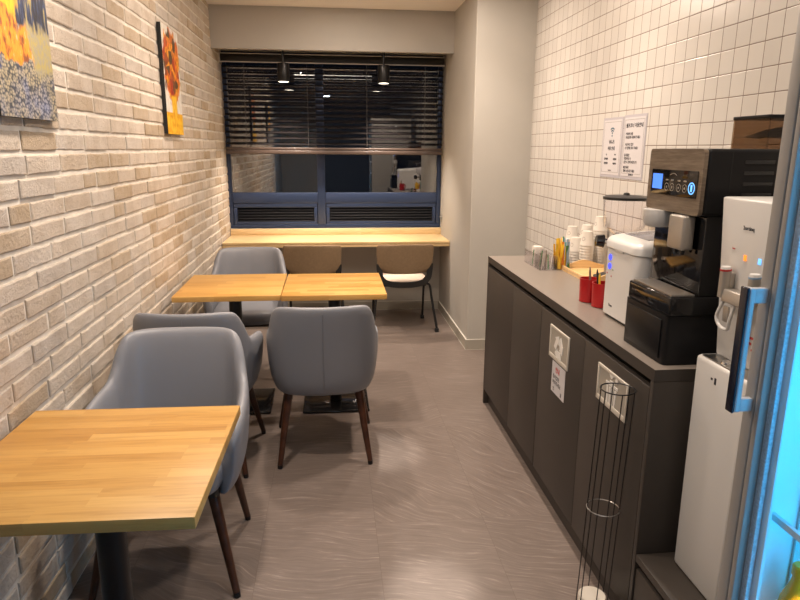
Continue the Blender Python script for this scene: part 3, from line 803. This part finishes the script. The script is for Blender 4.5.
# ------------------------------------------------------------------ wall notices
def notice(y0, y1, z0, z1, label):
    r = empty('wall_notice', (XT-.002, (y0+y1)/2, z0), label, 'notice')
    MB().box(XT-.0022, XT-.0008, y0, y1, z0, z1).build('clear_sleeve', MAT['sleeve'], r, smooth=False)
    MB().box(XT-.0034, XT-.0023, y0+.010, y1-.010, z0+.014, z1-.012).build('sheet', MAT['paper'], r, smooth=False)
    b_ = MB(); x = XT-.0036; e = .0014
    ya, yb, za, zb_ = y0+.018, y1-.018, z0+.026, z1-.022
    for (p, q, u, v) in ((ya, yb, za, za+e), (ya, yb, zb_-e, zb_), (ya, ya+e, za, zb_), (yb-e, yb, za, zb_)): b_.box(x-.0003, x+.0001, p, q, u, v)
    b_.build('printed_border', MAT['emblem'], r, smooth=False)
    return r
X3 = XT-.0036
n1 = notice(3.108, 3.342, 1.362, 1.660, 'white wireless internet notice on the tiles, the left sheet of two')
s = MB(); yc = 3.225
for R in (.012, .024, .036):
    for t0_, t1_ in ((50, 130),):
        pts = []
        for k in range(13):
            a = math.radians(t0_+(t1_-t0_)*k/12); pts.append((yc+R*math.cos(a), 1.575+R*math.sin(a)))
        for k in range(12, -1, -1):
            a = math.radians(t0_+(t1_-t0_)*k/12); pts.append((yc+(R-.007)*math.cos(a), 1.575+(R-.007)*math.sin(a)))
        s.prism(pts, 0, X3-.0004, X3+.0001)
s.prism([(yc+.005*math.cos(2*PI*k/12), 1.570+.005*math.sin(2*PI*k/12)) for k in range(12)], 0, X3-.0004, X3+.0001)
s.build('wifi_icon', MAT['blue_ink'], n1, smooth=False)
s = MB(); s.text('Wi-Fi', .028, FX(X3, yc, 1.530), 'CENTER', bold=.0004); s.text('이용 안내', .021, FX(X3, yc, 1.500), 'CENTER', bold=.0005)
s.text('ID', .012, FX(X3, yc+.052, 1.472), 'CENTER'); s.text('PW', .012, FX(X3, yc-.052, 1.472), 'CENTER')
for k, zz in enumerate((1.450, 1.428)):
    s.text('와이파이', .013, FX(X3, yc+.052, zz), 'CENTER', bold=.0004); s.text('비밀번호', .011, FX(X3, yc-.052, zz), 'CENTER', bold=.0004)
s.text('감사합니다', .009, FX(X3, yc, 1.394), 'CENTER'); s.build('printed_text', MAT['ink'], n1, smooth=False)
n2 = notice(2.868, 3.100, 1.362, 1.664, 'white notice of four printed paragraphs on the tiles, the right sheet of two')
s = MB(); yc = 2.984; s.text('셀프코너 이용안내', .023, FX(X3, yc, 1.606), 'CENTER', bold=.0006); s.build('printed_heading', MAT['ink'], n2, smooth=False); s = MB()
for zz, rows in ((1.570, ('커피와 차를', '자유롭게 이용해 주세요')), (1.520, ('사용하신 컵은', '수거함에 넣어 주세요')), (1.470, ('음식물은', '반입하실 수', '없으니 양해 바랍니다')), (1.412, ('깨끗하게', '함께 사용해 주세요'))):
    for k, tx in enumerate(rows): s.text(tx, .0155, FX(X3, yc+.085, zz-.0165*k), bold=.0002)
s.text('감사합니다', .011, FX(X3, yc, 1.380), 'CENTER', bold=.0003); s.build('printed_text', MAT['ink'], n2, smooth=False)

# ------------------------------------------------------------------ coffee machine
cm = empty('coffee_machine', (1.17, 1.78, .9), 'tall black automatic coffee machine with woodgrain front on the worktop', 'coffee machine')
Y0, Y1 = 1.632, 1.928
MB().box(.932, 1.40, 1.640, 1.900, .9005, 1.045, .014, 3, only=2).build('base_cabinet', MAT['satin_black'], cm)
MB().box(.928, .9315, 1.665, 1.880, .915, 1.030, .001).build('base_drawer', MAT['satin_black'], cm)
tr = MB().box(.934, 1.40, 1.636, 1.892, 1.0455, 1.100, .006, 3).build('drip_tray', MAT['piano'], cm)
g = MB()
for i in range(7): g.box(.942+.0102*i, .948+.0102*i, 1.648, 1.880, 1.1004, 1.1065, .001)
for i in range(7): g.box(.941, 1.012, 1.650+.036*i, 1.654+.036*i, 1.1004, 1.1045)
g.build('tray_grid', MAT['steel'], tr)
MB().box(1.015, 1.40, 1.640, 1.918, 1.1005, 1.325, .004).build('column', MAT['piano'], cm)
MB().box(.996, 1.415, Y0, Y1, 1.3255, 1.505, .010, 3).build('brew_head', MAT['satin_black'], cm)
fp = MB().box(.984, .9955, Y0+.001, Y1-.001, 1.3255, 1.504, .012, 4, only=0).build('front_panel', MAT['panel'], cm)
cp = MB().box(.9815, .9838, 1.650, 1.903, 1.372, 1.445, .001).build('control_panel', MAT['piano'], fp)
MB().box(.9805, .9814, 1.836, 1.892, 1.388, 1.432).build('display', MAT['lcd'], fp, smooth=False)
s = MB()
def ringpoly(m, cy, cz, R, r_, x, n=20):
    for k in range(n):
        a0, a1 = 2*PI*k/n, 2*PI*(k+1)/n
        m.prism([(cy+R*math.cos(a0), cz+R*1.0*math.sin(a0)), (cy+R*math.cos(a1), cz+R*math.sin(a1)), (cy+r_*math.cos(a1), cz+r_*math.sin(a1)), (cy+r_*math.cos(a0), cz+r_*math.sin(a0))], 0, x-.0005, x+.0002)
for q, yy in enumerate((1.808, 1.778, 1.742, 1.710)):
    ringpoly(s, yy, 1.396, .0115, .0100, .9812); s.prism([(yy-.003, 1.393), (yy+.003, 1.393), (yy+.003, 1.399), (yy-.003, 1.399)], 0, .9806, .9813)
    s.prism([(yy-.007, 1.414), (yy+.007, 1.414), (yy+.007, 1.418), (yy-.007, 1.418)], 0, .9806, .9813)
for k in range(8):
    a0 = math.radians(30+15*k); a1 = math.radians(30+15*(k+1))
    s.prism([(1.775+.022*math.cos(a0), 1.424+.012*math.sin(a0)), (1.775+.022*math.cos(a1), 1.424+.012*math.sin(a1)), (1.775+.020*math.cos(a1), 1.424+.0105*math.sin(a1)), (1.775+.020*math.cos(a0), 1.424+.0105*math.sin(a0))], 0, .9806, .9813)
s.build('button_marks', MAT['silver'], fp, smooth=False)
s = MB(); ringpoly(s, 1.675, 1.398, .0165, .0135, .9812); s.prism([(1.671, 1.389), (1.679, 1.389), (1.679, 1.408), (1.671, 1.408)], 0, .9804, .9813); s.build('power_button', MAT['led_cyan'], fp, smooth=False)
sp = MB().box(.968, 1.006, 1.674, 1.754, 1.226, 1.3225, .007, 4).build('spout_body', MAT['silver'], cm)
MB().cyl((.988, 1.697, 1.212), (.988, 1.697, 1.2255), .006, n=10).cyl((.988, 1.73, 1.212), (.988, 1.73, 1.2255), .006, n=10).build('nozzle', MAT['black_plastic'], sp)
MB().lathe([(.034, 1.274), (.043, 1.284), (.046, 1.3252)], .992, 1.858, 28).build('powder_outlet', MAT['white_plastic'], cm)
v = MB()
for i in range(4):
    zz = 1.475-.029*i
    v.box(1.100, 1.185, Y0-.0022, Y0-.0003, zz-.009, zz, .0008)
v.build('vent_slots', MAT['vent'], cm)
MB().box(1.062, 1.065, Y0-.0006, Y0-.0002, 1.33, 1.50).build('side_seam', MAT['gap'], cm, smooth=False)
hx0, hx1, hy0, hy1 = 1.20, 1.395, 1.70, 1.86
hp = MB()
for (a, b_) in ((hx0, hx0+.004), (hx1-.004, hx1)): hp.box(a, b_, hy0, hy1, 1.5055, 1.588)
hp.box(hx0+.0045, hx1-.0045, hy0, hy0+.004, 1.5055, 1.588); hp.box(hx0+.0045, hx1-.0045, hy1-.004, hy1, 1.5055, 1.588)
ho = hp.build('bean_hopper', MAT['smoke'], cm, smooth=False)
MB().box(hx0-.002, hx1+.002, hy0-.002, hy1+.002, 1.5882, 1.598, .002).build('hopper_lid', MAT['satin_black'], ho)
bn = MB(); gx, gy = 14, 12; random.seed(2)
R = [[(hx0+.005+(hx1-hx0-.010)*i/gx, hy0+.005+(hy1-hy0-.010)*j/gy, 1.535+.028*math.sin(PI*i/gx)*math.sin(PI*j/gy)+random.uniform(0, .004)) for j in range(gy+1)] for i in range(gx+1)]
V = [[bn.bm.verts.new(p) for p in row] for row in R]
for i in range(gx):
    for j in range(gy): bn.bm.faces.new((V[i][j], V[i+1][j], V[i+1][j+1], V[i][j+1]))
tag(bn.build('bean_fill', MAT['beans'], ho), kind='stuff')

# ------------------------------------------------------------------ ice maker
im = empty('ice_maker', (1.19, 2.115, .9), 'white countertop ice maker with two blue round buttons', 'ice maker')
MB().box(1.012, 1.385, 1.985, 2.250, .9005, .912, .05, 6, only=2).build('base', MAT['black_plastic'], im)
bd = MB().box(1.002, 1.395, 1.970, 2.262, .9125, 1.155, .058, 8, only=2).build('body', MAT['white_plastic'], im)
ld = MB()
def rrect(x0, x1, y0, y1, r, z, n=8):
    P = []
    for cx, cy, a0 in ((x1-r, y1-r, 0), (x0+r, y1-r, PI/2), (x0+r, y0+r, PI), (x1-r, y0+r, 3*PI/2)):
        for k in range(n+1):
            a_ = a0+PI/2*k/n; P.append(Vector((cx+r*math.cos(a_), cy+r*math.sin(a_), z)))
    return P
RR = [rrect(1.002, 1.395, 1.970, 2.262, .058, 1.1555), rrect(.996, 1.400, 1.964, 2.268, .064, 1.158), rrect(.996, 1.400, 1.964, 2.268, .064, 1.178)]
for ins_, h_ in ((.004, .176), (.014, .184), (.034, .189), (.06, .191)):
    RR.append([Vector((p.x, p.y, 1.0+h_+.008+max(0, p.x-1.0)*.085)) for p in rrect(.996+ins_, 1.400-ins_, 1.964+ins_, 2.268-ins_, max(.062-ins_, .012), 0)])
ld.rings(RR)
lid = ld.build('lid', MAT['white_plastic'], im)
MB().hexa([(1.056, 2.024, 1.201), (1.320, 2.024, 1.2235), (1.320, 2.208, 1.2235), (1.056, 2.208, 1.201), (1.056, 2.024, 1.2052), (1.320, 2.024, 1.2277), (1.320, 2.208, 1.2277), (1.056, 2.208, 1.2052)], .0008).build('lid_window', MAT['lidglass'], lid)
MB().box(.998, 1.0015, 2.085, 2.145, 1.150, 1.158, .001).build('lid_latch', MAT['white_plastic'], lid)
for zz in (1.122, 1.090): MB().cyl((1.0018, 2.188, zz), (.9995, 2.188, zz), .0115, n=20).build('button', MAT['led_blue'], im)
ic = MB(); ic.cyl((1.0018, 2.160, 1.080), (1.0005, 2.160, 1.080), .003, n=8); ic.mi = 1; ic.cyl((1.0018, 2.205, 1.062), (1.0005, 2.205, 1.062), .003, n=8); ic.cyl((1.0018, 2.17, 1.055), (1.0005, 2.17, 1.055), .003, n=8)
ic.build('indicator', [MAT['green'], MAT['red_ink']], im)
s = MB(); s.text('7ems', .014, FX(1.0016, 2.175, .945)); s.build('maker_text', MAT['ink'], im, smooth=False)

# ------------------------------------------------------------------ red cups with pens
def red_cup(x, y, label):
    r = empty('red_cup', (x, y, .9005), label, 'cup')
    MB().lathe([(.033, .9008), (.036, .9025), (.0385, .99), (.0395, .996), (.0365, .996), (.034, .91), (.030, .906)], x, y, 28).build('cup_body', MAT['red'], r)
    MB().tube(spline([(x-.037, y-.012, .980), (x-.060, y-.022, .975), (x-.064, y-.024, .950), (x-.056, y-.021, .925), (x-.036, y-.012, .920)], 5), .0045, 8).build('handle', MAT['red'], r)
    return r
def rotcup(r, a): r.rotation_euler = (0, 0, a)
c1 = red_cup(1.030, 2.425, 'red plastic mug on the worktop, the farther of two')
c2 = red_cup(1.045, 2.335, 'red plastic mug on the worktop, right beside the ice maker')
rotcup(c1, math.radians(-120)); rotcup(c2, math.radians(-150))
def pen(x, y, z1, lean, m, label, name='marker_pen', cat='pen'):
    o = MB().cyl((x, y, .912), (x+lean[0], y+lean[1], z1-.015), .0042, n=10).cyl((x+lean[0], y+lean[1], z1-.015), (x+lean[0]*1.1, y+lean[1]*1.1, z1), .0042, .002, n=10).build(name, m)
    return tag(o, label, cat)
pen(1.035, 2.418, 1.045, (-.014, -.012), MAT['grey_p'], 'brown stirring stick in the farther red mug', 'stirring_stick', 'stick')
pen(1.040, 2.343, 1.045, (-.010, .012), MAT['black_plastic'], 'slim black pen in the mug beside the ice maker')
pen(1.034, 2.328, 1.035, (-.008, -.006), MAT['yellow'], 'yellow pen in the mug beside the ice maker')

# ------------------------------------------------------------------ acrylic organiser, sticks, cups, tray, dispenser
og = empty('acrylic_organiser', (1.085, 3.22, .9), 'clear acrylic box with compartments at the far counter end', 'organiser')
a = MB(); ax0, ax1, ay0, ay1 = 1.045, 1.135, 3.09, 3.36
a.box(ax0, ax1, ay0, ay1, .9005, .9035)
for yy in (ay0, ay0+.089, ay0+.178, ay1-.003): a.box(ax0+.0035, ax1-.0035, yy, yy+.003, .904, .975)
a.box(ax0, ax0+.003, ay0, ay1, .904, .975); a.box(ax1-.003, ax1, ay0, ay1, .904, .975)
a.build('box_walls', MAT['acrylic'], og, smooth=False)
MB().box(1.115, 1.165, 3.40, 3.45, .9005, .975, .004).build('white_carton', MAT['cup'])
tag(bpy.data.objects['white_carton'], 'small white carton behind the clear acrylic box', 'carton')
random.seed(7)
for i in range(9):
    x, y = 1.062+.018*(i % 4)+random.uniform(-.003, .003), 3.125+.075*(i//4)+random.uniform(-.02, .02)
    o = MB().cyl((x, y, .9045), (x+random.uniform(-.012, .012), y+random.uniform(-.015, .015), .985+random.uniform(-.01, .012)), .0026, n=8).build('drinking_straw', MAT[('cup', 'grey_p', 'green')[i % 3]])
    tag(o, 'thin stirrer standing in the clear acrylic box', 'stirrer', 'stirrers in the acrylic box')
sb = empty('stick_holder', (1.178, 3.14, .9), 'clear holder packed with instant coffee sticks', 'holder')
a = MB(); a.box(1.140, 1.216, 3.095, 3.185, .9005, .9035)
for (p, q, u, v) in ((1.140, 1.143, 3.095, 3.185), (1.213, 1.216, 3.095, 3.185), (1.1435, 1.2125, 3.095, 3.098), (1.1435, 1.2125, 3.182, 3.185)): a.box(p, q, u, v, .904, .965)
a.build('box_walls', MAT['acrylic'], sb, smooth=False)
for i in range(26):
    x, y = 1.150+.0105*(i % 6)+random.uniform(-.002, .002), 3.105+.0165*(i//6)+random.uniform(-.003, .003)
    x2, y2 = x+random.uniform(-.02, .02), y+(y-3.14)*.5+random.uniform(-.035, .035); zt = random.uniform(1.02, 1.062)
    dx = Vector((x2-x, y2-y, zt-.905)); k = MB()
    w, t = .0065, .0022; u = Vector((random.uniform(-1, 1), random.uniform(-1, 1), 0)).normalized(); q = Vector((-u.y, u.x, 0))
    P = Vector((x, y, .905)); T = P+dx
    k.hexa([P-u*w-q*t, P+u*w-q*t, P+u*w+q*t, P-u*w+q*t, T-u*w-q*t*.4, T+u*w-q*t*.4, T+u*w+q*t*.4, T-u*w+q*t*.4])
    kd = i % 6; m = MAT[('yellow', 'yellow', 'orange', 'yellow', 'blue_p', 'green')[kd]]
    o = k.build('coffee_stick', m, smooth=False)
    tag(o, ('yellow', 'yellow', 'orange', 'yellow', 'pale blue', 'green')[kd]+' instant coffee stick in the clear holder', 'coffee stick', ('yellow', 'yellow', 'orange', 'yellow', 'pale blue', 'green')[kd]+' coffee sticks')
# cups: upside down, nested
def cup():
    r = empty('paper_cup', (0, 0, 0), 'white paper cup', 'cup')
    MB().lathe([(.0341, .003), (.0347, .0005), (.0360, 0), (.0366, .002), (.0352, .004), (.0265, .072), (.0258, .074), (.0005, .074), (.0005, .0725), (.0252, .0725), (.0341, .003)], 0, 0, 28, cap=False).build('cup_wall', MAT['cup'], r, local=True)
    e = MB()
    for k in range(16):
        a0, a1 = 2*PI*k/16, 2*PI*(k+1)/16
        def Q(R, a):
            z = .036+R*math.sin(a); rr = .0352-(z-.004)*(.0087/.068)+.0004; th = R*math.cos(a)/rr + PI*1.12
            return Vector((rr*math.cos(th), rr*math.sin(th), z))
        vs = [e.bm.verts.new(p) for p in (Q(.010, a0), Q(.010, a1), Q(.0082, a1), Q(.0082, a0))]; e.bm.faces.new(vs)
    e.build('printed_ring', MAT['emblem'], r, local=True)
    return r
proto = cup(); used = [False]
stacks = [((1.362, 3.500), 8, 'the far left stack'), ((1.372, 3.315), 10, 'the middle stack at the wall'), ((1.392, 3.190), 14, 'the tallest stack at the wall'),
          ((1.290, 3.250), 6, 'the front left stack'), ((1.315, 3.165), 9, 'the front right stack'), ((1.285, 3.400), 4, 'the low stack behind the coffee sticks')]
for (x, y), cnt, nm in stacks:
    for k in range(cnt):
        o = proto if not used[0] else copy_tree(proto); used[0] = True
        o.location = (x, y, .9005+.0145*k); o.rotation_euler = (0, 0, random.uniform(-.3, .3) if k == cnt-1 else random.uniform(2, 4.2))
        if k == cnt-1: o['label'] = 'upside-down white paper cup topping '+nm; o['group'] = 'topmost paper cups'
        else: o['label'] = 'white paper cup nested in '+nm; o['group'] = 'nested cups in '+nm
ty = empty('wooden_tray', (1.28, 2.93, .9), 'pale wooden tray with a humped end under the dispenser', 'tray')
MB().box(1.165, 1.400, 2.745, 3.115, .9005, .908).build('tray_floor', MAT['traywood'], ty)
for xr in (1.165, 1.392): MB().box(xr, xr+.008, 2.745, 3.115, .9085, .925, .002).build('side_rail', MAT['traywood'], ty)
hump = [(1.1735, .9085), (1.3915, .9085)] + [(1.3915-.218*k/14, .925+.026*math.sin(PI*k/14)**2) for k in range(15)]
for yy in (2.745, 3.105): MB().prism(hump, 1, yy, yy+.010).build('end_board', MAT['traywood'], ty)
dp = empty('snack_dispenser', (1.275, 2.665, .9), 'clear canister dispenser with black lid and black turning knob', 'dispenser')
dx, dy = 1.290, 2.650
MB().lathe([(.060, .9084), (.060, .9185), (.03, .930), (.018, .935)], dx, 2.85, 24).build('foot', MAT['black_plastic'], dp)
MB().tube(spline([(dx, 2.85, .932), (dx, 2.85, 1.02), (dx, 2.83, 1.06), (dx, 2.775, 1.068)], 5), .013, 12).build('post', MAT['silver'], dp)
dy2 = dy+.06
MB().lathe([(.048, 1.135), (.060, 1.143), (.088, 1.165), (.096, 1.286), (.0945, 1.286), (.0865, 1.17), (.056, 1.148), (.046, 1.139)], dx, dy2, 36).build('canister', MAT['acrylic'], dp)
MB().lathe([(.070, 1.2865), (.099, 1.288), (.099, 1.299), (.085, 1.304), (.015, 1.307), (.012, 1.316), (.006, 1.318)], dx, dy2, 36).build('lid', MAT['black_plastic'], dp)
MB().lathe([(.030, 1.055), (.040, 1.065), (.044, 1.10), (.044, 1.1345)], dx, dy2, 28).box(dx-.02, dx+.02, dy2+.0, dy2+.075, 1.055, 1.08, .006).build('wheel_housing', MAT['black_plastic'], dp)
MB().cyl((dx-.044, dy2, 1.100), (dx-.085, dy2+.008, 1.103), .012, .014, n=16).build('shaft', MAT['chrome'], dp)
MB().cyl((dx-.085, dy2+.008, 1.103), (dx-.118, dy2+.014, 1.105), .030, .024, n=20).build('turning_knob', MAT['piano'], dp)
MB().lathe([(.028, 1.0545), (.024, .985), (.022, .985), (.026, 1.0545)], dx, dy2, 20).build('chute', MAT['acrylic'], dp)

# ------------------------------------------------------------------ water purifier
pu = empty('water_purifier', (1.18, 1.46, .3165), 'tall white water purifier with hot and cold taps beside the counter', 'water purifier')
PY0, PY1 = 1.345, 1.560
MB().hexa([(.984, PY0, .3165), (1.40, PY0, .3165), (1.40, PY1, .3165), (.984, PY1, .3165), (.986, PY0-.004, .960), (1.40, PY0-.004, .960), (1.40, PY1+.010, .960), (.986, PY1+.010, .960)], .012, 4).build('lower_tank', MAT['white_plastic'], pu)
MB().hexa([(1.036, PY0, .9605), (1.39, PY0, .9605), (1.39, PY1, .9605), (1.036, PY1, .9605), (.998, PY0, 1.386), (1.39, PY0, 1.386), (1.39, PY1-.006, 1.386), (.998, PY1-.006, 1.386)], .006, 3).build('upper_tower', MAT['white_plastic'], pu)
dt = MB().box(.992, 1.034, PY0+.012, PY1-.010, .9602, .9630, .001).build('drip_tray', MAT['steel'], pu)
MB().lathe([(.016, .9632), (.014, .968), (.004, .970)], 1.012, 1.47, 20).build('drain_cap', MAT['chrome'], dt)
def xs(z): return 1.036-.038*(z-.9605)/.4255
def tap(y, z0, z1, ring, name):
    q = MB(); xa, xb = xs(z0)-.026, xs(z1)-.020
    q.cyl((xa, y, z0), (xb, y, z1), .0135, .0135, 20)
    q.box(xs((z0+z1)/2)-.016, xs((z0+z1)/2)-.0012, y-.010, y+.010, z0+.015, z1-.006, .002)
    o = q.build('tap', MAT['silver'], pu)
    MB().cyl((xb, y, z1), (xb-.0004, y, z1+.0045), .0140, .0140, 20).build('tap_ring', ring, o)
    MB().cyl((xb-.0004, y, z1+.0048), (xb-.0008, y, z1+.011), .0130, .0115, 20).build('tap_cap', MAT['white_plastic'], o)
tap(1.497, 1.135, 1.203, MAT['red'], 'hot'); tap(1.383, 1.140, 1.205, MAT['blue_p'], 'cold')
MB().hexa([(.978, 1.40, 1.128), (1.018, 1.40, 1.128), (1.018, 1.482, 1.128), (.978, 1.482, 1.128), (.984, 1.40, 1.160), (1.017, 1.40, 1.160), (1.017, 1.482, 1.160), (.984, 1.482, 1.160)], .003).build('spout_bridge', MAT['silver'], pu)
MB().tube(spline([(.985, 1.478, 1.127), (.982, 1.494, 1.085), (.984, 1.478, 1.062), (.984, 1.448, 1.062), (.982, 1.440, 1.085), (.985, 1.432, 1.127)], 5), .0045, 8).build('cup_lever', MAT['white_plastic'], pu)
MB().box(.984, .988, 1.452, 1.474, 1.078, 1.118, .001).build('lever_plate', MAT['silver'], pu)
for y, m, nm in ((1.451, 'led_orange', 'a'), (1.396, 'led_cyan', 'b')):
    MB().box(xs(1.243)-.0022, xs(1.243)-.0004, y-.005, y+.005, 1.236, 1.250, .0004).build('indicator_lamp', MAT[m], pu)
s = MB(); s.mi = 0
s.text('hot', .008, FX(xs(1.262)-.0012, 1.497, 1.258), 'CENTER'); s.build('tap_mark', MAT['red_ink'], pu, smooth=False)
s = MB(); s.text('2urtinq', .0145, lambda u, v, d: (xs(1.312+v)-.0008-d, 1.464-u, 1.312+v), bold=0); s.build('maker_text', MAT['ink'], pu, smooth=False)
s = MB()
for (yy, zz, w_, h_) in ((1.405, 1.045, .014, .006), (1.412, 1.030, .010, .006), (1.400, 1.015, .012, .005)): s.box(xs(zz)-.0014, xs(zz)-.0004, yy, yy+w_, zz, zz+h_)
s.build('warning_marks', MAT['red_ink'], pu, smooth=False)
s = MB(); s.box(.9852, .9858, 1.466, 1.474, .905, .923); s.box(.9852, .9858, 1.482, 1.490, .913, .919); s.build('label_mark', MAT['ink'], pu, smooth=False)

# ------------------------------------------------------------------ display refrigerator
fr = empty('display_refrigerator', (1.0, .64, 0), 'glass door display refrigerator glowing blue at the right edge', 'refrigerator')
FXX = .68; FY1, FY0 = .932, .30
b = MB()
b.box(.706, 1.34, FY1-.040, FY1, .10, 1.98); b.box(.706, 1.34, FY0, FY0+.04, .10, 1.98); b.box(1.30, 1.34, FY0+.0405, FY1-.0405, .10, 1.98)
b.box(.706, 1.2995, FY0+.0405, FY1-.0405, 1.90, 1.98); b.box(.706, 1.2995, FY0+.0405, FY1-.0405, .10, .20); b.box(.73, 1.32, FY0+.02, FY1-.02, 0, .0995)
b.build('cabinet_body', MAT['fridge'], fr, smooth=False)
l = MB(); iy1 = FY1-.0405
l.box(.712, 1.2995, iy1-.004, iy1, .201, 1.899); l.box(.712, 1.2995, FY0+.0405, FY0+.0445, .201, 1.899); l.box(1.295, 1.2995, FY0+.045, iy1-.0045, .201, 1.899)
l.build('liner', MAT['fridge_in'], fr, smooth=False)
d = MB()
d.box(FXX, .704, .9075, FY1, .10, 1.98, .003); d.box(FXX+.001, .704, .8935, .9055, .10, 1.98, .002)
d.box(FXX, .704, FY0, FY0+.045, .10, 1.98, .003); d.box(FXX, .704, FY0+.0455, .893, 1.90, 1.98, .003); d.box(FXX, .704, FY0+.0455, .893, .10, .19, .003)
dr = d.build('door_frame', MAT['fridge'], fr)
MB().box(.688, .694, FY0+.0455, .893, .1905, 1.8995).build('door_glass', MAT['door_glass'], dr, smooth=False)
g = MB(); g.box(.6945, .7035, .8790, .8930, .191, 1.899, .002); g.build('gasket', MAT['frit'], dr)
g = MB(); g.box(.7045, .7112, .866, .8905, .201, 1.899, .002); g.build('inner_trim', MAT['fridge_in'], fr)
h = MB(); h.box(.6475, .658, .9065, .9245, 1.083, 1.291, .003, 3); h.box(.6575, .6797, .9085, .9205, 1.266, 1.2905, .002); h.box(.6575, .6797, .9085, .9205, 1.0835, 1.106, .002)
hd = h.build('door_handle', MAT['handle'], dr)
MB().box(.6425, .6472, .906, .925, 1.082, 1.292, .002, 3).build('grip_cover', MAT['navy'], hd)
for zz in (.55, .90, 1.27, 1.60):
    s = MB(); 
    s.box(.722, .730, FY0+.05, iy1-.006, zz, zz+.012, .001); s.box(1.26, 1.27, FY0+.05, iy1-.006, zz, zz+.012)
    for k in range(14): s.box(.7305, 1.2595, FY0+.06+.036*k, FY0+.063+.036*k, zz+.004, zz+.008)
    s.build('wire_shelf', MAT['white_plastic'], fr, smooth=False)
MB().box(.775, .80, iy1-.010, iy1-.005, .40, 1.75).build('shelf_post', MAT['steel'], fr, smooth=False)
fl = area('refrigerator_light', (.98, .38, 1.10), 7, (.010, .52, 1.0), .42, 1.5, (.98, .9, 1.10)); fl.parent = fr; fl.location = (.98-1.0, .38-.64, 1.10)
fl3 = spot('bottle_fill', (.80, .70, .88), 40, (1, .80, .60), 34, .5, .02, (.763, .845, .68)); fl3.parent = fr; fl3.location = (.80-1.0, .70-.64, .88)  # added warm spot, keeps the bottle yellow against the blue glow
fl2 = area('refrigerator_light', (1.28, .6, 1.1), 7, (.010, .46, 1.0), .4, 1.5, (0, .7, .9)); fl2.parent = fr; fl2.location = (1.28-1.0, .6-.64, 1.1)
bo = empty('drink_bottle', (.762, .845, .5622), 'yellow drink bottle on the shelf behind the glass door', 'bottle')
bb = MB().lathe([(.020, .5625), (.028, .568), (.029, .60), (.029, .735), (.026, .765), (.014, .800), (.012, .812), (.012, .815)], .762, .845, 28).build('bottle_body', MAT['bottle'], bo)
MB().lathe([(.0295, .61), (.0297, .612), (.0297, .70), (.0295, .702)], .762, .845, 28).build('bottle_label', MAT['bottle_label'], bo)
MB().lathe([(.014, .8155), (.0145, .817), (.0145, .832), (.012, .835)], .762, .845, 20).build('bottle_cap', MAT['bottle'], bo)

# ------------------------------------------------------------------ wire stand
ws = empty('wire_umbrella_stand', (.825, 1.733, 0), 'slim black wire stand with white base cup beside the cabinet', 'stand')
bx, by, tx, ty_ = .825, 1.733, .838, 1.706
def ring_at(t, R, n=40):
    x, y, z = bx+(tx-bx)*t, by+(ty_-by)*t, .81*t
    return [(x+R*math.cos(2*PI*k/n), y+R*math.sin(2*PI*k/n), z) for k in range(n)]
for t, m, rr in ((.996, 'black_metal', .0020), (.50, 'steel', .0016), (.012, 'black_metal', .0020)):
    MB().tube(ring_at(t, .050), rr, 6, closed=True).build('ring', MAT[m], ws)
for k in range(6):
    a = 2*PI*(k+.35)/6
    MB().tube([(bx+.049*math.cos(a), by+.049*math.sin(a), .004), (tx+.049*math.cos(a), ty_+.049*math.sin(a), .806)], .0017, 6).build('rod', MAT['black_metal'], ws)
MB().lathe([(.040, 0), (.044, .003), (.044, .078), (.042, .081), (.02, .081)], bx+.001, by-.002, 30).build('base_cup', MAT['ivory'], ws)

# small metal cleat beside the window
cl = MB().box(XA-.014, XA-.0006, 5.80, 5.815, .84, .90, .002).box(XA-.026, XA-.0145, 5.802, 5.813, .885, .895, .002).build('cord_cleat', MAT['steel'])
tag(cl, 'small metal cleat on the alcove wall beside the window', 'cleat')
